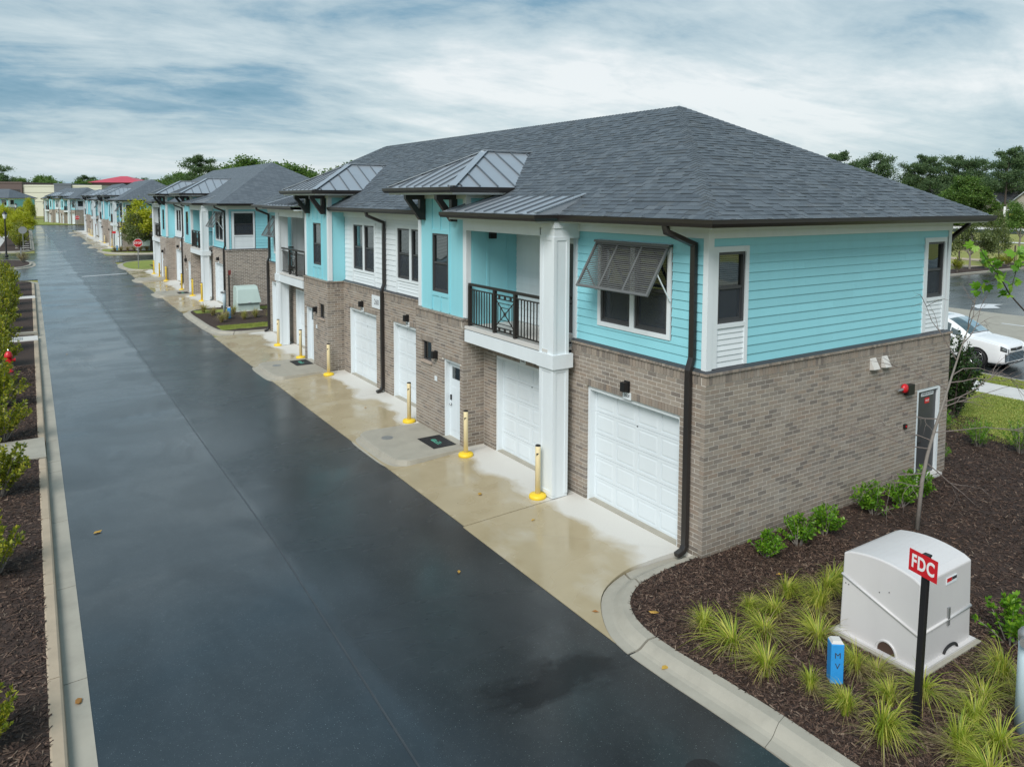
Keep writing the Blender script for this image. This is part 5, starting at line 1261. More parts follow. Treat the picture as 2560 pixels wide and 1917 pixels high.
            if single:
                c0 = MB(); cap(c0, Vector((0, 0, 0))); me = c0.mesh('ridge_cap', M_shingle)
                for i in range(cnt): mobj('ridge_cap', me, roof, a+d*(i*.125+.02))
            else:
                for i in range(cnt): cap(cm, a+d*(i*.125+.02))
                cm.build('ridge_caps', M_shingle, roof, kind='stuff')
        nf = (-math.sin(ang_f), 0, math.cos(ang_f)); ne = (0, -math.sin(ang_e), math.cos(ang_e)); nb = (math.sin(ang_f), 0, math.cos(ang_f)); nr = (0, math.sin(ang_e), math.cos(ang_e))
        caps((X0, Y0, ZE), (XM, RY, ZR), nf, ne, True); caps((X1, Y0, ZE), (XM, RY, ZR), ne, nb, True)
        caps((XM, RY, ZR), (XM, LEN-RY, ZR), nf, nb, False); caps((X0, Y1, ZE), (XM, LEN-RY, ZR), nr, nf, False)
    # ---- downspouts
    def ds(y, zlow=.0):
        downspout(H, [(-OV-.04, y+.18, 5.32), (-OV-.02, y+.16, 5.20), (-.0, y+.01, 5.0), (-.0, y, 3.2), (-.075, y, 3.0), (-.075, y, .14), (-.12, y, .06), (-.26, y, .02)], .105, .078)
    ds(.30); ds(LEN-.30); ds(12.42)
    downspout(H, [(DEP+.38, -.1, 5.32), (DEP+.33, -.08, 5.2), (DEP+.10, .1, 4.95), (DEP+.06, .16, 4.8), (DEP+.06, .16, 2.5)])
    return H
HS = house('apartment_house', 0, '260')
tag(HS, 'two storey turquoise and brick apartment house with number 260, nearest of the row', 'house', 'apartment houses along the lane')
H2 = house('apartment_house', 1, None, True); H2.location = (.06, 32.8, 0)
tag(H2, 'turquoise and brick apartment house just beyond the nearest one, before the stop sign', 'house', 'apartment houses along the lane')
for loc, rz, lab in (((.42, 83.3, 0), 0, 'turquoise apartment house past the stop sign, behind the yellow-green tree'),
                     ((.75, 115.3, 0), 0, 'apartment house half hidden behind the one past the stop sign'),
                     ((1.1, 174.5, 0), rad(12), 'small-looking apartment house with pale green end wall, closing off the far end of the lane'),
                     ((-11.0, 226.0, 0), rad(38), 'turquoise apartment house at the far end on the other side, showing its end wall')):
    h = copy_tree(H2); h.location = loc; h.rotation_euler = (0, 0, rz); tag(h, lab, 'house', 'apartment houses along the lane')
# ------------------------------------------------------------------ white minivan
def minivan(loc, rz, label):
    V = empty('parked_car', loc, rz); tag(V, label, 'car')
    ST = [  # x from the nose, half width, sill z, shoulder z, roof-edge half width, top z
        (0.00, .60, .27, .72, .50, .76), (.06, .76, .22, .79, .64, .84), (.20, .85, .19, .85, .70, .91), (.55, .885, .18, .91, .74, .985), (.90, .89, .18, .95, .75, 1.035), (1.15, .89, .18, .975, .74, 1.075),
        (1.58, .89, .18, .985, .70, 1.34), (2.02, .89, .18, .99, .645, 1.545), (2.5, .89, .18, .995, .65, 1.61), (3.3, .89, .18, 1.0, .65, 1.615), (4.0, .885, .18, 1.01, .63, 1.58), (4.45, .86, .22, 1.01, .58, 1.45), (4.62, .82, .26, .97, .54, 1.12), (4.66, .76, .32, .85, .52, .92)]
    A = np.array(ST)
    def cr(P, s):
        i = int(min(max(s, 0), len(P)-1.001)); t = s-i; p0, p1, p2, p3 = P[max(i-1, 0)], P[i], P[min(i+1, len(P)-1)], P[min(i+2, len(P)-1)]
        return .5*((2*p1)+(-p0+p2)*t+(2*p0-5*p1+4*p2-p3)*t*t+(-p0+3*p1-3*p2+p3)*t**3)
    def pt(s, t, side=1):
        x, w, z0, zb, wr, zr = cr(A, s); zr = max(zr, zb+.02)
        sec = np.array([(w*.90, z0), (w*.975, z0+.07), (w*1.0, z0+(zb-z0)*.55), (w*.985, zb-.03), (w*.95, zb+.015), (wr, zr-.055), (wr*.72, zr-.012), (0, zr), (-wr*.72, zr-.012)])
        y, z = cr(sec, t); return Vector((x, y*side, z))
    def grid(s0, s1, t0, t1, ns, nt, side, off=0):
        m = MB()
        for i in range(ns+1):
            for j in range(nt+1):
                s, t = s0+(s1-s0)*i/ns, t0+(t1-t0)*j/nt; p = pt(s, t, side)
                if off:
                    e = .02; n = (pt(s+e, t, side)-pt(s-e if s > e else s, t, side)).cross(pt(s, t+e, side)-pt(s, t-e if t > e else t, side)); n.normalize(); c = Vector((p.x, 0, .7)); n = n if n.dot(p-c) > 0 else -n; p = p+n*off
                m.v.append(tuple(p))
        for i in range(ns):
            for j in range(nt): a = i*(nt+1)+j; m.f.append((a, a+1, a+nt+2, a+nt+1))
        return m
    body = MB()
    for sd in (1, -1):
        g = grid(0, len(ST)-1, 0, 7, 78, 28, sd); body.add(g.v, g.f)
    n0 = [pt(0, t*7/10, 1) for t in range(11)]; n1 = [pt(0, t*7/10, -1) for t in range(10, -1, -1)]; body.poly(n0+n1)
    bo = body.build('body', M_carpaint, V, True)
    bm = bmesh.new(); bm.from_mesh(bo.data); bmesh.ops.remove_doubles(bm, verts=bm.verts, dist=.0005); bmesh.ops.recalc_face_normals(bm, faces=bm.faces); bm.to_mesh(bo.data); bm.free()
    ws = MB()
    for sd in (1, -1): g = grid(5.25, 6.95, 5.28, 7, 10, 8, sd, .006); ws.add(g.v, g.f)
    ws.build('windscreen', M_carglass, V, True)
    MB().tube([pt(5.2, 5.4, 1)+Vector((0, 0, .012)), pt(5.15, 7, 1)+Vector((0, 0, .012)), pt(5.2, 5.4, -1)+Vector((0, 0, .012))], .018, 6).build('wiper_cowl', M_black, V)
    for sd in (1, -1):
        for a, b in ((5.75, 6.55), (6.62, 7.95), (8.05, 9.3), (9.4, 10.5)): grid(a, b, 4.16 if a > 6 else 4.14, 4.82 if a > 6 else 4.60, 8, 5, sd, .006).build('side_window', M_carglass, V, True)
        grid(5.6, 10.6, 4.02, 4.12, 20, 1, sd, .008).build('window_trim', M_black, V)
        grid(.35, 1.75, 2.45, 3.35, 14, 6, sd, .006).build('headlight', M_frame, V, True)
        grid(.55, 1.35, 2.65, 3.0, 8, 2, sd, .010).build('headlight_lens', M_chrome, V, True)
        for sg_ in (5.62, 7.98): grid(sg_, sg_+.022, .9, 4.05, 1, 14, sd, .004).build('door_gap', M_black, V)
        for x in (.88, 3.66):
            wname = empty('wheel'); wname.parent = V; wname.location = (x, sd*.885, .32)
            wname.rotation_euler = (rad(-90) if sd > 0 else rad(90), 0, 0)
            MB().lathe([(.385, -.10), (.385, .006), (.30, .007)], 32).build('arch', M_black, wname)
            MB().lathe([(.22, -.16), (.31, -.15), (.325, -.10), (.325, .0), (.31, .025), (.235, .03), (.22, .012)], 36).build('tyre', M_tyre, wname, True)
            MB().lathe([(.222, -.02), (.222, .018), (.205, .022), (.20, -.02)], 32).build('rim', M_chrome, wname, True)
            MB().lathe([(.20, -.015), (.02, -.012)], 24).build('rim_back', M_black, wname)
            sp = MB()
            for k in range(5):
                for dlt in (-9, 9):
                    a = rad(72*k+dlt); b_ = rad(72*k+dlt*1.7); sp.bar((.04*math.cos(a), .04*math.sin(a), .018), (.207*math.cos(b_), .207*math.sin(b_), .012), .024, .018)
            sp.lathe([(.05, .0), (.05, .026), (.03, .03)], 14); sp.build('spokes', M_chrome, wname)
        mr = MB(); mr.lathe([(.0, -.07), (.06, -.05), (.075, 0), (.06, .05), (.0, .07)], 12); mo = mr.build('mirror', M_carpaint, V, True); mo.location = (1.72, sd*1.0, 1.0); mo.scale = (.8, 1.5, 1); 
        MB().bar((1.72, sd*.90, .95), (1.72, sd*.98, .98), .05, .03).build('mirror_arm', M_black, V)
        MB().bar((2.3, sd*.90, .86), (2.5, sd*.90, .86), .03, .025).build('door_handle', M_chrome, V)
    # grille, emblem, lower lip
    for sd in (1, -1): grid(.02, .75, .75, 2.15, 8, 5, sd, .005).build('grille_side', M_black, V)
    gb = MB(); gb.add([(-.006, -.52, .30), (-.006, .52, .30), (-.006, .57, .55), (-.006, .50, .60), (-.006, -.50, .60), (-.006, -.57, .55)], [(0, 1, 2, 3, 4, 5)]); gb.build('grille', M_black, V)
    gr = MB()
    for k in range(6):
        z = .335+k*.047; gr.tube([pt(.72, 1.0+.17*k, -1)+Vector((-.01, 0, 0)), pt(.25, 1.0+.18*k, -1)+Vector((-.012, 0, 0)), Vector((-.014, -.5, z)), Vector((-.016, 0, z)), Vector((-.014, .5, z)), pt(.25, 1.0+.18*k, 1)+Vector((-.012, 0, 0)), pt(.72, 1.0+.17*k, 1)+Vector((-.01, 0, 0))], .009, 5)
    gr.build('grille_bars', M_chrome, V, kind='stuff')
    MB().tube([(.16, -.80, .23), (.02, -.58, .215), (-.02, 0, .21), (.02, .58, .215), (.16, .80, .23)], .018, 6).build('bumper_lip', M_black, V)
    ug = MB(); ug.add([(.0, -.40, .665), (.0, 0, .64), (.0, .40, .665), (.012, .42, .755), (.004, 0, .73), (.012, -.42, .755)], [(0, 1, 4, 5), (1, 2, 3, 4)]); ug = ug.build('upper_grille', M_black, V); ug.location = (-.012, 0, .004)
    MB().tube([(-.022, .05*math.cos(a)*1.3, .695+.034*math.sin(a)) for a in [i*math.pi/8 for i in range(17)]], .006, 5).build('emblem', M_chrome, V)
    sr = MB()
    for sd in (1, -1): g = grid(7.6, 8.4, 6.2, 7, 6, 5, sd, .004); sr.add(g.v, g.f)
    sr.build('sunroof', M_carglass, V, True)
    MB().box(.25, 4.5, -.78, .78, .12, .24).build('underbody', M_black, V)
    return V
minivan((19.95, 4.05, -.10), rad(90), 'white minivan parked on the wet road behind the nearest house')
# ------------------------------------------------------------------ plants
rng = np.random.default_rng(11)
ordn = ('first', 'second', 'third', 'fourth', 'fifth', 'sixth', 'seventh', 'eighth', 'ninth', 'tenth', 'eleventh', 'twelfth', 'thirteenth', 'fourteenth', 'fifteenth')
def unit(v): return v/np.maximum(np.linalg.norm(v, axis=-1, keepdims=True), 1e-9)
def leaf_arrays(base, dirs, length, width, lift=.12):
    """one pointed leaf (4-gon) per base point along dirs"""
    n = len(base); ln = length*(.7+.6*rng.random(n))[:, None]; wd_ = width*(.7+.6*rng.random(n))[:, None]
    side = unit(np.cross(dirs, rng.normal(size=(n, 3)))); nr = np.cross(side, dirs)
    mid = base+dirs*ln*.5+nr*ln*lift
    V = np.stack([base, mid-side*wd_*.5, base+dirs*ln, mid+side*wd_*.5], 1).reshape(-1, 3)
    return V, np.arange(n*4).reshape(n, 4)
def stems_plant(r, h, nst, per, leaf, lw, mat, woody=M_bark, up_=.8, sway=.3, start=.25):
    """bushy plant: stems fan out of the crown, leaves stand along each"""
    bases, dirs = [], []; st = MB()
    for i in range(nst):
        az = rng.random()*2*math.pi; q = rng.random()**.6; tip = np.array([r*q*math.cos(az), r*q*math.sin(az), h*(1-.45*q*q)*(.75+.35*rng.random())])
        b0 = np.array([.12*r*math.cos(az), .12*r*math.sin(az), 0]); ctrl = b0*.5+np.array([0, 0, tip[2]*.55])+tip*np.array([.35, .35, 0])
        t = start+(1-start)*rng.random(per)**.75; t = t[:, None]
        P = b0*(1-t)**2+2*ctrl*t*(1-t)+tip*t*t; T = unit(2*(ctrl-b0)*(1-t)+2*(tip-ctrl)*t)
        bases.append(P); dirs.append(unit(T*.55+unit(rng.normal(size=(per, 3)))*.95+np.array([0, 0, .25])))
        if i % 2 == 0: st.tube([b0, b0*.25+ctrl*.5+tip*.25, tip], [.012*h+.004, .008*h+.003, .003], 4, False)
    V, Q = leaf_arrays(np.concatenate(bases), np.concatenate(dirs), leaf, lw)
    return arr_mesh('foliage', V, Q, mat), st.mesh('stems', woody)
def plant(name, meshes, loc, rz, s, label, cat, group=None):
    p = empty(name, loc, rz); tag(p, label, cat, group)
    mobj('foliage', meshes[0], p, scale=(s, s, s)); mobj('stems', meshes[1], p, scale=(s, s, s)); return p
def tuft(n, h, spread, w, mat, lean=(0, 0)):
    """clump of arching grass blades"""
    az = rng.random(n)*2*math.pi; out_ = spread*(.15+.85*rng.random(n)**.8); hh = h*(.55+.6*rng.random(n)); r0 = .05*rng.random(n)
    d = np.stack([np.cos(az), np.sin(az), np.zeros(n)], 1); s = np.stack([-np.sin(az), np.cos(az), np.zeros(n)], 1); tw = rng.normal(size=n)*.35; d2 = unit(d+s*tw[:, None]*.5)
    droop = rng.random(n)
    rows = []
    for t in (0, .3, .6, .82, 1.0):
        z = hh*(1.9*t-(.95+.75*droop)*t*t); x = (r0+out_*t**1.5)
        c = d*r0[:, None]+d2*(x-r0)[:, None]; c[:, :2] += np.array(lean)*t**1.4; c[:, 2] = np.maximum(z, .01); wd_ = w*(1-t**1.6)*.5+.0006
        rows += [c-s*wd_, c+s*wd_]
    V = np.stack(rows, 1); q = []
    for i in range(4): q.append(np.array([2*i, 2*i+1, 2*i+3, 2*i+2]))
    Q = (np.arange(n)[:, None, None]*10+np.array(q)[None]).reshape(-1, 4)
    return arr_mesh('blades', V.reshape(-1, 3), Q, mat)
TG = [tuft(n_, h_, s_, .0085, M_blade, l_) for n_, h_, s_, l_ in ((190, .46, .34, (.10, .05)), (150, .40, .42, (.02, -.10)), (240, .50, .30, (-.06, .08)), (120, .36, .46, (.12, -.06)), (210, .43, .40, (-.10, -.03)))]; TD = [tuft(n_, .30, s_, .0075, M_bladedry, l_) for n_, s_, l_ in ((90, .46, (.05, 0)), (150, .40, (-.08, .05)), (50, .50, (0, -.1)))]
TG2 = [tuft(150, .42, .36, .010, M_bladedry)]
def grass_clump(x, y, s, label, k, group='ornamental grass clumps in the near bed'):
    p = empty('grass_clump', (x, y, .01), random.random()*6); tag(p, label, 'grass clump', group)
    sx = s*random.uniform(.9, 1.15); mobj('blades', TG[(k*3+k//4) % 5], p, rot=(random.uniform(-.12, .12), random.uniform(-.12, .12), 0), scale=(sx, s, s*random.uniform(.85, 1.15))); mobj('dry_blades', TD[(k*2+k//3) % 3], p, rot=(0, 0, 2.0), scale=(s*1.05, s*1.05, s*.9)); return p
G = [(-1.55, -1.45, 1.0, 'yellow-green grass clump furthest from the sign, at the kerb bend'), (-1.50, -1.92, 1.0, 'arching grass clump second along the kerb from the bend'),
     (-1.58, -2.47, 1.05, 'yellowish fountain of grass third along the kerb, by the pale leaf on the kerb'), (-.62, -1.42, .8, 'small bright green grass clump alone toward the open mulch'),
     (-.95, -1.95, 1.0, 'grass clump directly behind the second one along the kerb'), (-.45, -1.75, 1.05, 'pale green grass clump in the middle of the patch'),
     (.12, -1.50, 1.0, 'grass clump at the back of the patch toward the house'), (.10, -2.02, 1.1, 'tall grass clump touching the back corner of the grey utility box'),
     (-.48, -2.42, 1.15, 'broad green grass clump between the blue marker and the utility box'), (.72, -1.72, 1.05, 'grass clump furthest back along the utility box'),
     (-1.42, -3.42, .72, 'grass clump at the kerb just before the blue marker post'), (-1.42, -2.98, .58, 'small grass clump between the kerb and the blue marker post'),
     (-.62, -3.05, .9, 'grass clump right beside the blue marker post'), (-1.50, -3.90, .95, 'large grass clump by the kerb left of the sign post'),
     (-.84, -3.60, .7, 'small grass clump between the blue marker and the sign post'), (-.36, -3.72, 1.0, 'grass clump at the foot of the utility box behind the sign post'),
     (-1.02, -4.45, .85, 'grass clump in front of the sign post'), (-.50, -4.32, 1.1, 'grass clump right of the sign post'),
     (.06, -4.16, .95, 'grass clump between the sign post and the standpipe'), (-.62, -4.62, 1.1, 'grass clump at the bottom edge beneath the standpipe'),
     (.62, -4.12, 1.05, 'grass clump behind the standpipe'), (-.47, -3.22, .65, 'tiny grass clump by the utility box vent'), (.42, -4.42, 1.0, 'grass clump right behind the standpipe at the picture edge'),
     (-1.1, -4.75, 1.0, 'grass clump at the bottom edge close to the kerb'), (1.1, -1.6, .95, 'grass clump hidden behind the far corner of the utility box')]
for k, (x, y, s, lab) in enumerate(G): grass_clump(x, y, s*random.uniform(.85, 1.12), lab, k)
for k, (x, y) in enumerate(((-1.3, 27.9), (-.9, 28.7), (-.2, 28.3), (.4, 28.6), (1.0, 28.2), (1.7, 28.6), (2.3, 28.1), (-1.2, 30.2), (-.3, 30.0), (1.5, 29.7), (-1.4, 31.4), (2.2, 29.8))):
    p = empty('grass_clump', (x, y, .01), k*1.3); tag(p, '%s dry tan grass clump in the bed between the first two houses' % ordn[k], 'grass clump', 'dry grass clumps in the middle bed'); mobj('blades', TG2[0], p, scale=(1.3, 1.3, 1.25)); mobj('green_blades', TG[k % 3], p, scale=(.8, .8, .9))
for k in range(9):
    x = -.6+k*.62; p = empty('grass_clump', (x, 81.2+.3*(k % 2), .01), k); tag(p, '%s grey-brown grass clump from the lane, below the end wall past the stop sign' % ordn[k], 'grass clump', 'grass clumps past the stop sign'); mobj('blades', TG2[0], p, scale=(1.7, 1.7, 1.6))
# bright shrubs along the end wall
SB = [stems_plant(.42, .62, 26, 30, .085, .04, M_leafbright) for _ in range(3)]
for k, (x, y, s, lab) in enumerate(((.91, -.50, .72, 'bright green shrub at the foot of the end wall, nearest the house corner'), (1.72, -.52, .80, 'bright green shrub second from the house corner along the end wall'), (2.45, -.50, .85, 'bright green shrub third from the corner along the end wall'),
        (3.95, -.48, .95, 'bright green shrub fourth from the corner, beside the bare tree'), (4.72, -.55, .85, 'bright green shrub fifth from the corner, behind the bare tree trunk'), (5.45, -.50, .9, 'bright green shrub last in the row, below the service door'))):
    plant('green_shrub', SB[k % 3], (x, y, 0), k*1.1, s, lab, 'shrub', 'bright shrubs along the brick end wall')
plant('small_shrub', SB[0], (1.62, -3.75, 0), .4, 1.0, 'bright green shrub at the picture edge behind the standpipe', 'shrub'); plant('small_shrub', SB[1], (1.5, -2.05, 0), .4, .5, 'low sprig of leaves showing over the grey utility box', 'shrub')
SF = [stems_plant(.5, .8, 44, 34, .07, .016, M_leafbright) for _ in range(2)]
for k, (x, y, s, lab) in enumerate(((9.6, .40, .85, 'feathery green shrub in the mulch beyond the house corner'), (9.95, -.35, .95, 'feathery green shrub at the picture edge near the lawn'), (9.6, 1.4, .95, 'feathery shrub below the dark evergreen'), (7.75, .35, .6, 'small bright sprig beside the house corner'))): plant('feathery_shrub', SF[k % 2], (x, y, 0), k, s, lab, 'shrub', 'feathery shrubs behind the house')
SE = stems_plant(.75, 2.5, 90, 60, .10, .05, M_leafdark, M_darkbark, start=.08)
plant('evergreen_shrub', SE, (11.55, 1.95, 0), 0, .88, 'tall dark evergreen shrub at the back corner of the nearest house', 'shrub')
# hedge along the left bed: separate bushes growing into each other
SHH = [stems_plant(.55, 1.0, 46, 44, .075, .038, M_leafhedge) for _ in range(3)]
hl = [(-9.42, 1.1, .75, .8), (-9.40, 5.4, .95, .95), (-9.40, 9.0, 1.15, 1.1), (-9.42, 12.9, 1.2, 1.1), (-9.50, 16.3, 1.3, 1.2), (-9.75, 19.2, 1.2, 1.1), (-9.55, 22.3, 1.2, 1.1), (-9.75, 25.4, 1.45, 1.4), (-9.7, 30.2, 1.4, 1.35), (-9.75, 33.2, 1.35, 1.5), (-9.65, 36.2, 1.4, 1.6), (-9.65, 39.5, 1.35, 1.6), (-9.75, 43.2, 1.3, 1.6), (-9.65, 46.6, 1.3, 1.7), (-9.85, 49.8, 1.2, 1.6),
      (-10.8, 24, 1.5, 1.7), (-10.8, 28, 1.5, 1.8), (-10.8, 33, 1.6, 1.9), (-10.8, 37.5, 1.6, 2.0), (-10.9, 42, 1.6, 2.0), (-10.8, 47, 1.6, 2.1)]
for k, (x, y, s, sz) in enumerate(hl):
    p = plant('hedge_bush', SHH[k % 3], (x, y, 0), k*1.7, s, ('yellow-green hedge bush along the left kerb, %s counted from the camera' % ordn[k]) if k < 15 else 'tall hedge bush in the back row beyond the left kerb, %s from the camera' % ordn[k-15], 'bush', 'hedge bushes along the left kerb')
    for c in p.children: c.scale = (s, s, sz)
SHL = stems_plant(.7, 1.6, 60, 40, .10, .05, M_leafhedge)
for k, y in enumerate((90, 94, 98, 103, 108, 113, 118, 124, 130)):
    p = plant('hedge_bush', SHL, (-9.0, y, 0), k, 1.3, 'tall bush in the far kerbed bed, %s counted from the blank sign' % ordn[k], 'bush', 'far hedge bushes')
    for c in p.children: c.scale = (1.35, 1.5, 1.5+.15*(k % 3))
plant('dry_shrub', stems_plant(.5, .8, 50, 30, .10, .012, M_bladedry), (-8.75, 70, 0), 0, 1.2, 'tan feathery plant on the small kerbed island', 'shrub')
for k, x in enumerate((50.5, 52.5, 54.6, 59.5, 61.5, 63.5, 67, 71)): plant('low_shrub', SHL, (x, 23.2+.15*(k % 2), 0), k, .75, 'low olive shrub in the mulch strip across the car park, %s counted from the house' % ordn[k], 'shrub', 'shrubs in the car park strip')
SO = stems_plant(.6, .7, 30, 30, .12, .05, M_leafolive)
for k, (x, y) in enumerate(((.8, 60.6), (1.9, 61.0), (3.2, 60.5))): plant('low_shrub', SO, (x, y, 0), k, .9, 'low dark shrub on the grass corner, %s from the stop sign' % ordn[k], 'shrub', 'shrubs behind the stop sign')

# ---- trees
def grow(m, p, d, ln, r, depth, tips, bend=.18, split=3, rate=.68, updraft=.12, gn=5):
    pts = [p]; rs = [r]; q = Vector(p); dd = Vector(d).normalized()
    for i in range(4):
        dd = (dd+Vector(rng.normal(size=3))*bend*.5+Vector((0, 0, updraft*.25))).normalized(); q = q+dd*ln/4; pts.append(q.copy()); rs.append(r*(1-.13*(i+1)))
    m.tube(pts, rs, gn if depth > 1 else 4, False)
    if depth == 0: tips.append((pts[2], dd)); tips.append((q, dd)); return
    for k in range(split):
        i = 4 if k == 0 else int(rng.integers(2, 5)); ax = Vector(rng.normal(size=3)); nd = (dd+ax.cross(dd).normalized()*(.35 if k == 0 else .9)).normalized()
        grow(m, pts[i], nd, ln*rate*(.8+.4*rng.random()), rs[i]*.68, depth-1, tips, bend, split, rate, updraft, gn)
def crown_leaves(tips, per, rad_, leaf, lw, mat, flat=1.0, name='crown'):
    c = np.array([tuple(t[0]) for t in tips]); n = len(c); P = np.repeat(c, per, 0)+rng.normal(size=(n*per, 3))*np.array([rad_, rad_, rad_*flat])
    D = unit(rng.normal(size=(n*per, 3))+np.array([0, 0, .1])); V, Q = leaf_arrays(P, D, leaf, lw); return arr_mesh(name, V, Q, mat)
def broadleaf(h, wid, mat, per=46, leaf=.34, bark=M_darkbark, depth=4, trunk=.3):
    m = MB(); tips = []; h0 = h*trunk
    m.tube([(0, 0, -.1), (0, 0, h0*.6), (.05, .03, h0)], [h*.022, h*.017, h*.015], 8, False)
    for k in range(5):
        a = k*1.257+rng.random()*.6; grow(m, (.05, .03, h0*(.8+.2*rng.random())), (math.cos(a)*wid, math.sin(a)*wid, .8+.4*rng.random()), h*.26, h*.010, depth-2, tips, .35, 3, .74, .15)
    grow(m, (.05, .03, h0), (.05, 0, 1), h*.32, h*.012, depth-1, tips, .3, 3, .74, .2)
    zmax = max(t[0][2] for t in tips); s = (h*.94)/zmax
    tr = m.mesh('trunk', bark, True)
    return tr, crown_leaves(tips, per, h*.05, leaf, leaf*.62, mat, .8), s
def pine(h, per=260, leaf=.42):
    m = MB(); tips = []; lean = rng.normal(size=2)*.02*h
    trunk = [Vector((lean[0]*t*t, lean[1]*t*t, h*t)) for t in (0, .3, .6, .8, .94)]; m.tube(trunk, [h*.016, h*.0135, h*.010, h*.006, h*.003], 8, False)
    pads = []
    for k in range(21):
        t = .42+.54*(k/20)+rng.normal()*.015; a = k*2.4+rng.random(); ln = h*(.26-.24*max(0, t-.5))*(.55+.6*rng.random()); z = h*t; b = Vector((lean[0]*t*t, lean[1]*t*t, z)); d = Vector((math.cos(a), math.sin(a), .25+.3*rng.random()))
        e = b+d*ln; m.tube([b, b+d*ln*.5+Vector((0, 0, -.02*h)), e], [h*.0045, h*.003, h*.0015], 4, False); pads.append((e, ln*.5)); pads.append((b+d*ln*.6, ln*.38))
    pads.append((trunk[-1]+Vector((0, 0, .02*h)), h*.06))
    P = []; 
    for e, r in pads: P.append(np.array(tuple(e))+rng.normal(size=(per//2, 3))*np.array([r*.40, r*.40, r*.27]))
    P = np.concatenate(P); D = unit(rng.normal(size=P.shape)+np.array([0, 0, .6])); V, Q = leaf_arrays(P, D, leaf, leaf*.34)
    return m.mesh('trunk', M_darkbark, True), arr_mesh('crown', V, Q, M_pine), 1.0
def tree(name, proto, loc, h, h0, rz, label, group=None, sx=1.0):
    t = empty(name, loc, rz); tag(t, label, 'tree', group); s = h/h0*proto[2]
    mobj('trunk', proto[0], t, scale=(s*sx, s*sx, s)); mobj('crown', proto[1], t, scale=(s*sx, s*sx, s)); return t
PB = [broadleaf(10, .9, M_leaftree, 95, .42, depth=5) for _ in range(3)]; PP = [pine(15, 420, .46) for _ in range(3)]
PY = broadleaf(10, .9, M_leafolive, 95, .42, depth=5); PS = broadleaf(4.5, .75, M_leafolive, 40, .16, M_bark, 4, .28)
PS2 = broadleaf(4.5, .75, M_leaftree, 34, .17, M_bark, 4, .34)
PYY = broadleaf(4.5, .7, M_leafyel, 44, .17, M_darkbark, 4, .25)
gr = 'trees beyond the highway'
for k, (x, y, h, lab) in enumerate(((168.5, 109.7, 17.4, 'pine just over the roof slope, first of the right-hand pines'), (176, 104.8, 17.0, 'spreading pine second along the roof slope'), (180, 96.2, 14.8, 'thin-crowned pine before the gap of open sky'), (183.3, 94, 16.6, 'dense flat-topped pine above the house with the chimney'),
        (191.1, 91.4, 16.4, 'pine beside the flat-topped one, third from the picture edge'), (197.7, 90.7, 15.8, 'pine partly behind the tall bare-trunked one'), (178.2, 74.5, 17.2, 'tall pine with a long bare trunk in front of the cream gable'), (191.6, 76.7, 16.2, 'pine at the right picture edge'))):
    tree('pine_tree', PP[k % 3], (x, y, 0), h, 15, k*1.3, lab, gr, 1.15 if k not in (2, 6) else 1.0)
for k, (x, y, h, lab) in enumerate(((163.9, 100.7, 12.0, 'low broadleaf tree under the first right-hand pines'), (174, 100.5, 9.5, 'round broadleaf tree below the gap of open sky'), (180.5, 99.5, 12.5, 'broadleaf tree behind the chimney house'), (195.6, 86, 12, 'broadleaf tree between the two cream houses'), (174.0, 80.4, 11.6, 'big leafy tree hiding the middle of the cream houses'), (186.0, 68.6, 11.0, 'leafy tree at the right edge below the pine'), (200, 95, 12.5, 'broadleaf tree in the back of the right-hand wood'), (173.5, 73.6, 3.6, 'low leafy tree by the highway at the picture edge'), (173.5, 86.5, 3.8, 'low bushy tree along the highway'))):
    tree('broadleaf_tree', PB[k % 3], (x, y, 0), h, 10, k*2.1, lab, gr, 1.25)
gl = 'trees behind the row of houses'
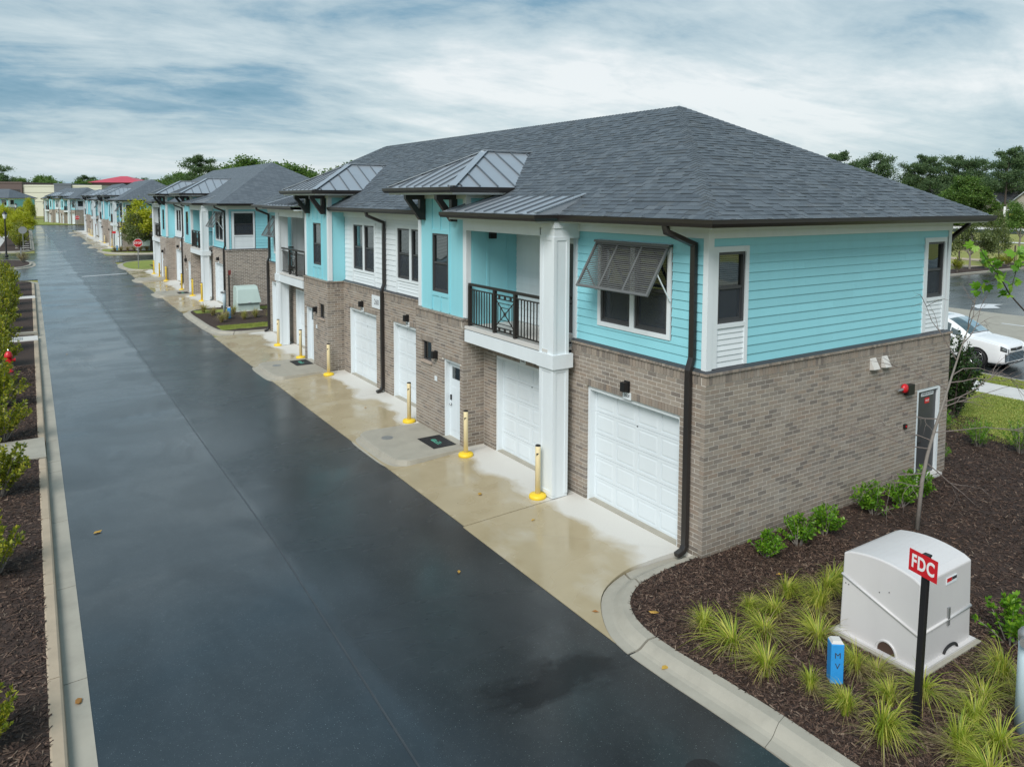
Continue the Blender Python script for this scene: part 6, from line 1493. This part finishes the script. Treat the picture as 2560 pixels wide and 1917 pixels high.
for k, (x, y, h, pr, nm, lab) in enumerate(((34.2, 215.2, 16.6, PP[0], 'pine_tree', 'lone pine rising over the second house roof'), (29.6, 146.4, 14.0, PB[0], 'broadleaf_tree', 'leafy tree standing above the ridge of the second house'), (28.3, 123.3, 11.8, PB[1], 'broadleaf_tree', 'leafy tree behind the hip of the second house'),
        (30.9, 121.6, 11.2, PB[2], 'broadleaf_tree', 'darker tree between the two house roofs'), (32.1, 114.8, 11.2, PY, 'broadleaf_tree', 'yellowish tree between the two house roofs'), (36.6, 117.9, 12.0, PB[0], 'broadleaf_tree', 'dark leafy tree behind the nearer dormer roof'), (37.7, 111.2, 11.9, PB[1], 'broadleaf_tree', 'tree touching the ridge line of the nearest house'), (41, 108, 11.2, PB[2], 'broadleaf_tree', 'tree just behind the ridge of the nearest house'), (26.5, 118.0, 9.5, PB[2], 'broadleaf_tree', 'low tree behind the hip of the second house'), (34.0, 119.5, 10.4, PB[1], 'broadleaf_tree', 'round tree behind the yellowish one'),
        (32.5, 228.3, 13.4, PB[2], 'broadleaf_tree', 'thin-crowned tree left of the lone pine'), (35.4, 274.3, 13.4, PB[0], 'broadleaf_tree', 'tree behind the house past the stop sign'), (37.5, 320.8, 13.0, PB[1], 'broadleaf_tree', 'distant tree right of the red roof'), (43.6, 233.1, 13.2, PB[2], 'broadleaf_tree', 'tree right of the lone pine over the second house roof'), (40, 240, 12.2, PB[0], 'broadleaf_tree', 'broad tree behind the lone pine'),
        (33.5, 347, 13.4, PP[1], 'pine_tree', 'distant pine right of the red roof'), (-14.6, 290, 15.5, PP[2], 'pine_tree', 'pine at the left picture edge above the brown block'), (-11.1, 352, 13, PB[0], 'broadleaf_tree', 'distant tree above the brown block'), (-6.4, 349, 13.4, PB[1], 'broadleaf_tree', 'distant tree above the first cream wall'), (-2.5, 348, 14.4, PB[2], 'broadleaf_tree', 'taller distant tree above the first cream wall'), (2, 345, 13.6, PB[0], 'broadleaf_tree', 'distant tree above the slate grey block'), (6.5, 365, 12.8, PB[1], 'broadleaf_tree', 'low distant tree above the slate grey block'), (12.2, 349, 12.8, PB[2], 'broadleaf_tree', 'distant tree above the second cream wall'), (16.2, 358, 14.3, PP[0], 'pine_tree', 'distant pine left of the red roof'), (21, 356, 13.4, PB[0], 'broadleaf_tree', 'distant tree behind the red roof'), (26, 364, 13.4, PB[1], 'broadleaf_tree', 'distant tree behind the red roof slope'))):
    tree(nm, pr, (x, y, 0), h, 15 if nm == 'pine_tree' else 10, k*1.9, lab, gl, 1.3)
# far woods that read as one mass
def woods(name, pts, label, n=60, leaf=1.1):
    P = []
    for (x, y, h, r) in pts: 
        c = rng.normal(size=(n*4, 3)); c = unit(c)*np.array([r, r, h*.42])*(rng.random((n*4, 1))**.35); c[:, 2] = np.abs(c[:, 2]+h*.5); P.append(c+np.array([x, y, 0]))
    P = np.concatenate(P); V, Q = leaf_arrays(P, unit(rng.normal(size=P.shape)), leaf, leaf*.7); o = mobj(name, arr_mesh(name, V, Q, M_leaftree)); tag(o, label, 'woods'); o['kind'] = 'stuff'; return o
woods('treeline', [(x+rng.normal()*4, 372+rng.normal()*8, 11.5+rng.normal(), 8) for x in range(-120, 140, 7)], 'dark wood along the horizon at the far end', 90, 1.3)
woods('treeline', [(206+rng.normal()*5, y+rng.normal()*4, 12+rng.normal(), 8) for y in range(20, 180, 6)], 'dark wood behind the cream houses beyond the highway', 170, 1.2)
woods('treeline', [(174+rng.normal()*1.0, y+rng.normal(), 3.4+rng.normal()*.8, 3.2) for y in np.arange(56, 118, 3.0)], 'bushy undergrowth along the far side of the highway', 150, .7)
# young trees around the car park
for k, (x, y, h, pr, lab) in enumerate(((58.2, 24.0, 5.0, PS, 'staked young tree with a round olive crown across the car park'), (65.7, 25.1, 4.9, PS, 'narrow young tree across the car park, right of the round one'), (83.5, 31.0, 5.8, PS2, 'young tree on the grass by the white sign post'))):
    tree('young_tree', pr, (x, y, 0), h, 4.5, k*2, lab, 'young trees across the car park', 1.0 if k != 1 else .8)
for k, (x, y) in enumerate(((57.2, 24.4), (64.0, 25.6), (70.4, 25.8))): tag(MB().box(x-.05, x+.05, y-.05, y+.05, -.1, 1.5).build('tree_stake', M_darkbark), 'dark tree stake in the car park strip, %s from the house' % ordn[k], 'stake', 'tree stakes')
# yellow-green trees up the lane
for k, (x, y, h, lab) in enumerate(((2.75, 79.9, 5.6, 'bright yellow-green tree in front of the turquoise end wall past the stop sign'), (1.35, 68.2, 1.0, ''), (-8.6, 112, 3.9, 'yellow-green tree in the long bed below the far lamp'), (-9.4, 124, 4.4, 'yellow-green tree furthest up the long bed'), (-10.4, 98, 3.2, 'yellow-green tree in the bed next to the blank sign'), (-12.5, 135, 4.6, 'yellow tree at the left edge near the pale lot'), (-7.6, 150, 5.6, 'tall slim yellow-green tree before the far turquoise end wall'), (5.2, 79.5, 5.0, 'yellow-green tree beside the lantern post'))):
    if lab: tree('yellow_tree', PYY, (x, y, 0), h, 4.5, k*1.4, lab, 'yellow-green trees along the lane', 1.15 if k != 6 else .55)
tree('young_tree', PS, (1.4, 78.6, 0), 4.2, 4.5, 2.0, 'olive young tree against the brick of the end wall past the stop sign', None, 1.15)
tree('young_tree', PS, (5.5, 170, 0), 6.0, 4.5, 1.0, 'tree in front of the pale green end wall of the far house', None, 1.2)
# bare young tree by the end wall
bt = empty('bare_tree', (3.97, -1.26, 0)); tag(bt, 'leafless young tree leaning in the mulch beside the brick end wall', 'tree')
path = [(0, 0, -.05), (.10, 0, .85), (.28, .02, 1.29), (.52, .03, 1.73), (.76, .02, 2.19), (1.18, .0, 3.02), (1.55, -.02, 3.64), (1.57, -.03, 4.05)]
tm = MB(); tm.tube(path, [.040, .034, .029, .025, .021, .014, .008, .003], 9); tm.build('trunk', M_bark, bt, True)
br_ = MB(); twg = MB()
def twig(p, d, ln, r, dep):
    pts = [Vector(p)]; dd = Vector(d).normalized(); rs = [r]
    for i in range(5): dd = (dd+Vector(rng.normal(size=3))*.16+Vector((0, 0, -.03))).normalized(); pts.append(pts[-1]+dd*ln/5); rs.append(r*(1-.16*(i+1)))
    (br_ if dep > 0 else twg).tube(pts, rs, 5, False)
    if dep > 0:
        for k in range(3 if dep > 1 else 2):
            i = int(rng.integers(1, 5)); s = 1 if k % 2 else -1; ax = Vector((rng.normal()*.4, rng.normal()*.4, 1)); nd = (dd+dd.cross(ax).normalized()*s*.75+Vector(rng.normal(size=3))*.2).normalized(); twig(pts[i], nd, ln*.5, r*.55, dep-1)
P = [Vector(p) for p in path]
for k, (i, f, az, el, ln) in enumerate(((1, .3, 175, 5, 1.5), (1, .7, -15, -18, 1.3), (2, .2, 182, 14, 1.9), (2, .8, -8, -2, 2.0), (3, .3, 165, 22, 1.2), (3, .7, -40, 20, 1.3), (3, .9, 5, 5, 1.6), (4, .2, 190, 32, 1.5), (4, .5, 10, 18, 1.5), (4, .8, 170, 42, 1.4), (5, .2, 20, 35, 1.0), (5, .6, 185, 50, .9), (0, .9, 200, 10, 1.2), (2, .5, 120, 10, 1.0), (4, .35, -60, 25, 1.0))):
    p = P[i].lerp(P[i+1], f); a, e = rad(az), rad(el); d = (math.cos(a)*.93*math.cos(e), -.37*math.cos(a)*math.cos(e)+.5*math.sin(a)*math.cos(e), math.sin(e)); twig(p, d, ln, .011, 2)
br_.build('branches', M_twig, bt); twg.build('twigs', M_twig, bt)
# maple-like tree whose branch reaches into the picture from the right
def lobed(n_pts, base, dirs, size):
    """five-lobed leaf outline as a fan"""
    ang = [0, 18, 36, 58, 80, 105, 130, 155, 180]; rr = [1, .62, .80, .48, .70, .40, .42, .22, .08]
    V, Fc = [], []
    for b, d in zip(base, dirs):
        d = Vector(d).normalized(); s = d.cross(Vector(rng.normal(size=3))).normalized(); nn = s.cross(d); sz = size*(.7+.6*rng.random()); c = Vector(b)+d*sz*.3
        ring = [(a, r) for a, r in zip(ang, rr)]+[(-a, r) for a, r in list(zip(ang, rr))[-2:0:-1]]
        k = len(V); V.append(tuple(c))
        for a, r in ring: V.append(tuple(c+(d*math.cos(rad(a))+s*math.sin(rad(a)))*r*sz*.6-nn*r*r*sz*.12))
        L_ = len(ring); Fc += [(k, k+1+i, k+1+(i+1) % L_) for i in range(L_)]
    return V, Fc
mt = empty('maple_tree', (2.5, -4.9, 0)); tag(mt, 'young tree outside the frame whose leafy lime-green branch reaches in at the right edge', 'tree')
m = MB(); O = Vector((2.5, -4.9, 0)); w = lambda x, y, z: tuple(Vector((x, y, z))-O)
m.tube([(0, 0, -.1), (.03, 0, 1.5), (0, .02, 3.2), (.02, .05, 5.2), (0, 0, 6.4)], [.06, .05, .04, .022, .008], 8, False)
bpts = [w(2.5, -4.88, 2.9), w(1.6, -4.35, 3.85), w(.92, -4.0, 4.43), w(.55, -4.0, 4.64), w(.25, -4.02, 4.86), w(-.10, -4.05, 5.05), w(-.32, -4.0, 5.28)]
m.tube(bpts, [.02, .015, .010, .008, .006, .004, .002], 6, False); sub = [w(.55, -4.0, 4.64), w(.62, -4.02, 4.9), w(.55, -4.05, 5.15)]; m.tube(sub, [.006, .004, .002], 5, False)
sub2 = [w(.25, -4.02, 4.86), w(.05, -3.95, 4.78), w(-.12, -3.9, 4.62)]; m.tube(sub2, [.005, .003, .002], 5, False); m.build('trunk', M_darkbark, mt, True)
bs, ds = [], []
def along(pts, t): 
    t *= len(pts)-1; i = min(int(t), len(pts)-2); return Vector(pts[i]).lerp(Vector(pts[i+1]), t-i)
for _ in range(30): p = along(bpts[3:], rng.random()); bs.append(p); ds.append(rng.normal(size=3)+np.array([0, 0, -.2]))
for _ in range(20): p = along(sub, rng.random()); bs.append(p); ds.append(rng.normal(size=3)+np.array([0, 0, -.2]))
for _ in range(12): p = along(sub2, .3+.7*rng.random()); bs.append(p); ds.append(rng.normal(size=3))
for _ in range(160): p = Vector((rng.normal()*.5, rng.normal()*.5-.2, 4.9+rng.normal()*.9)); bs.append(p); ds.append(rng.normal(size=3))
bs = [b for i, b in enumerate(bs) if i < 62 or (b+O).x > 1.2]; ds = ds[:len(bs)]
V_, F_ = lobed(0, bs, ds, .135); lm = MB(); lm.v = V_; lm.f = F_; lm.build('leaves', M_leafbright, mt)
# ---- mulch chips, lawn blades, fallen leaves
def inside(px, py, poly):
    c = np.zeros(len(px), bool); n = len(poly)
    for i in range(n):
        x0, y0 = poly[i]; x1, y1 = poly[(i+1) % n]
        k = (y0 > py) != (y1 > py); c ^= k & (px < (x1-x0)*(py-y0)/((y1-y0) if abs(y1-y0) > 1e-9 else 1e-9)+x0)
    return c
def chips(poly, n, z, ln, name, label, mat, box_=None):
    xs = [p[0] for p in poly]; ys_ = [p[1] for p in poly]; b = box_ or (min(xs), max(xs), min(ys_), max(ys_))
    px = b[0]+(b[1]-b[0])*rng.random(n); py = b[2]+(b[3]-b[2])*rng.random(n); k = inside(px, py, poly); px, py = px[k], py[k]; n = len(px)
    base = np.stack([px, py, z+.004+.018*rng.random(n)], 1); a = rng.random(n)*6.283; d = unit(np.stack([np.cos(a), np.sin(a), rng.normal(size=n)*.25], 1))
    s = np.stack([-np.sin(a), np.cos(a), rng.normal(size=n)*.4], 1); L_ = (ln*(.5+rng.random(n)))[:, None]; w_ = (ln*(.10+.16*rng.random(n)))[:, None]
    V = np.stack([base-d*L_/2-s*w_/2, base+d*L_/2-s*w_/2, base+d*L_/2+s*w_/2, base-d*L_/2+s*w_/2], 1).reshape(-1, 3)
    o = mobj(name, arr_mesh(name, V, np.arange(n*4).reshape(n, 4), mat)); tag(o, label, 'mulch'); o['kind'] = 'stuff'; return o
chips(bed_poly, 62000, .010, .060, 'mulch_chips', 'shredded dark bark mulch covering the near bed', M_chip, (-2.2, 2.5, -5.2, .1))
chips(bed_poly, 42000, .010, .065, 'mulch_chips', 'shredded dark bark mulch around the end wall and back corner', M_chip, (2.5, 12.2, -3.5, 3.5))
chips([(-11.5, -6), (XL(-6)-.40, -6), (XL(22)-.40, 22), (-11.5, 22)], 60000, .006, .065, 'mulch_chips', 'shredded brown bark mulch along the left kerb', M_chip)
def lawn_blades(x0, x1, y0, y1, n, z, h, name, label):
    px = x0+(x1-x0)*rng.random(n); py = y0+(y1-y0)*rng.random(n); b = np.stack([px, py, np.full(n, z)], 1); d = unit(rng.normal(size=(n, 3))*np.array([.6, .6, .2])+np.array([0, 0, .8]))
    V, Q = leaf_arrays(b, d, h, .012, .0); o = mobj(name, arr_mesh(name, V, Q, M_lawnblade)); tag(o, label, 'grass'); o['kind'] = 'stuff'; return o
lawn_blades(10.3, 15.0, -1, 6, 70000, -.004, .05, 'lawn_grass', 'short lawn grass behind the nearest house')
lawn_blades(16.45, 17.6, 0, 8, 24000, -.002, .05, 'verge_grass', 'short grass on the verge by the white minivan')
lawn_blades(-1.7, 3.4, 25.9, 26.8, 16000, .02, .05, 'strip_grass', 'grass strip in the bed between the first two houses')
fm = [MB(), MB()]
for q in range(2):
    V_, F_ = lobed(0, [(0, 0, 0)], [(1, .1, 0)], .12) if q == 0 else (None, None)
    if q == 0: fm[0].add([(-.055, 0, .004), (-.02, .03, .012), (.03, .024, .004), (.06, 0, .018), (.025, -.026, .006), (-.02, -.022, .010)], [(0, 1, 2, 3, 4, 5)])
    else: fm[1].add([(-.04, 0, .004), (0, .02, .012), (.045, 0, .004), (0, -.022, .012)], [(0, 1, 2, 3)])
FM = [a.mesh('fallen_leaf', M_fallen) for a in fm]
for k, (x, y, z, lab) in enumerate(((-2.38, -1.62, -.08, 'yellow fallen leaf lying on the near kerb'), (-3.35, 1.9, -.098, 'orange fallen leaf on the wet asphalt near the apron'), (-6.75, -.9, -.098, 'small orange leaf near the bottom of the wet lane'), (-1.35, 2.75, -.05, 'dry leaf on the apron beside the near column bollard'), (-1.55, 4.3, -.05, 'brown leaf on the apron between the near bollards'), (-2.3, -.15, -.085, 'orange leaf in the crook of the curved kerb'),
        (-7.95, 6.5, -.098, 'brown leaf on the lane near the left kerb'), (-7.6, 24.0, -.098, 'dark leaf far up the wet lane'), (-1.75, -.75, .02, 'orange leaf on the mulch inside the curved kerb'), (-1.1, 11.2, -.04, 'leaf on the apron before the middle garage doors'), (-8.52, 1.6, -.09, 'orange leaf in the left gutter'), (.6, -1.0, .02, 'pale leaf on the mulch by the house corner'))):
    o = mobj('fallen_leaf', FM[k % 2], None, (x, y, z+.004), (0, 0, k*1.1), (1.3, 1.3, 1.3)); tag(o, lab, 'leaf', 'fallen leaves')

# ------------------------------------------------------------------ far buildings
def far_houses():
    for k, (x, y, rz, lab) in enumerate(((181, 91, 0, 'cream house with grey roof and square chimney beyond the highway'), (189, 78.5, 0, 'cream gabled house at the right edge beyond the highway'))):
        h = empty('cream_house', (x, y, 0), rz); tag(h, lab, 'house', 'cream houses beyond the highway')
        MB().box(0, 9, -9, 9, 0, 5.6).build('wall', M_houseR, h)
        r = MB(); r.add([(-.4, -9.4, 5.5), (9.4, -9.4, 5.5), (9.4, 9.4, 5.5), (-.4, 9.4, 5.5), (4.5, -9.4, 8.7), (4.5, 9.4, 8.7)], [(3, 0, 4, 5), (1, 2, 5, 4), (0, 1, 4), (2, 3, 5)]); ro = r.build('roof', M_roofR, h)
        for gy, gw in ((3.5, 2.4), (-4.0, 2.8)):
            g_ = MB(); zt = 5.4+gw*.85; g_.add([(-1.2, gy-gw, 0), (-1.2, gy+gw, 0), (-1.2, gy+gw, 5.4), (-1.2, gy, zt), (-1.2, gy-gw, 5.4), (.1, gy-gw, 0), (.1, gy+gw, 0), (.1, gy+gw, 5.4), (.1, gy-gw, 5.4)], [(0, 4, 3, 2, 1), (0, 5, 8, 4), (1, 2, 7, 6)]); g_.build('gable_wall', M_houseR, h)
            g2 = MB(); g2.add([(-1.6, gy-gw-.4, 5.1), (-1.6, gy, zt+.12), (-1.6, gy+gw+.4, 5.1), (4.5, gy-gw-.4, 5.1), (4.5, gy, zt+.12), (4.5, gy+gw+.4, 5.1)], [(0, 3, 4, 1), (1, 4, 5, 2)]); g2.build('gable_roof', M_roofR, h)
            b2 = MB(); b2.bar((-1.63, gy-gw-.4, 5.05), (-1.63, gy, zt+.05), .06, .25); b2.bar((-1.63, gy+gw+.4, 5.05), (-1.63, gy, zt+.05), .06, .25); b2.build('barge_board', M_trim, h)
            for z in (1.2, 3.6): window(h, 'x', -1.22, gy-.6, gy+.6, z, z+1.4, 0, 1, False)
        if k == 0: MB().box(1.5, 2.9, 4.9, 6.1, 5, 9.3).build('chimney', M_chimney, ro); MB().box(1.8, 2.6, 5.2, 5.8, 9.3, 9.6).build('flue', M_galv, ro)
far_houses()
cb_ = empty('commercial_building', (0, 262, 0)); tag(cb_, 'long flat-roofed store with cream panels and brown and slate blocks at the far end', 'building')
ang = math.atan2(255.5-269.6, 12.1+13.2); cb_.rotation_euler = (0, 0, ang)
def seg(x0, x1, h, d, mat, nm):
    o = MB().box(x0, x1, -d, 30, -.5, h).build(nm, mat, cb_)
    c = MB(); c.box(x0-.05, x1+.05, -d-.12, -d, h-.45, h+.08); c.build('coping', mat, o)
    return o
# positions along the front measured from the origin point
seg(-40, -16.2, 9.2, 0, M_comm_w, 'cream_wall'); bb = seg(-16.2, -8.7, 10.2, .6, M_comm_b, 'brown_block'); seg(-8.7, .6, 9.3, 0, M_comm_w, 'cream_wall'); seg(.6, 5.6, 9.8, .5, M_comm_g, 'slate_block'); seg(5.6, 14.4, 9.3, 0, M_comm_w, 'cream_wall'); seg(29, 44, 9.0, -2, M_comm_w, 'cream_wall'); seg(26, 33, 9.4, -1, M_comm_g, 'slate_block')
for z in (7.0, 4.2): MB().box(-8.6, .5, -.04, 0, z, z+.07).build('panel_joint', M_joint, cb_)
x = -15.4
lt = MB()
for w_ in (.5, .35, .45, .25, .7, .4, .5, .55, .3, .6, .45, .5): lt.box(x, x+w_*.85, -.68, -.6, 7.25+.1*(w_ > .5), 7.95); x += w_+.06
lt.build('sign_lettering', M_letter, bb)
rb = empty('red_roof_building', (19.0, 268.5, 0), ang); tag(rb, 'dark brick block with a red hipped metal roof at the far end', 'building')
MB().box(-7, 8, -4, 8, 0, 10.6).build('wall', M_comm_b, rb)
r = MB(); r.add([(-8, -5, 10.4), (9, -5, 10.4), (9, 9, 10.4), (-8, 9, 10.4), (-.5, 2, 12.6), (1.5, 2, 12.6)], [(0, 1, 5, 4), (1, 2, 5), (2, 3, 4, 5), (3, 0, 4)]); r.build('roof', M_redroof, rb)
# white hanging sign by the footpath
hs = empty('hanging_sign', (111.5, 45.0, 0)); tag(hs, 'white post with a black and yellow hanging sign on the roadside grass', 'sign')
MB().box(-.11, .11, -.11, .11, -.1, 4.9).build('post', M_lwhite, hs); MB().box(-.08, .08, -2.9, -.11, 4.35, 4.5).build('arm', M_lwhite, hs); MB().box(-.06, .06, -2.9, -2.7, 3.1, 4.9).build('drop_post', M_lwhite, hs)
pn = MB().box(-.04, .04, -2.5, -.5, 2.9, 4.15).build('panel', M_black, hs); MB().box(-.06, -.04, -2.3, -.7, 3.5, 3.95).build('yellow_print', M_yel2, pn)
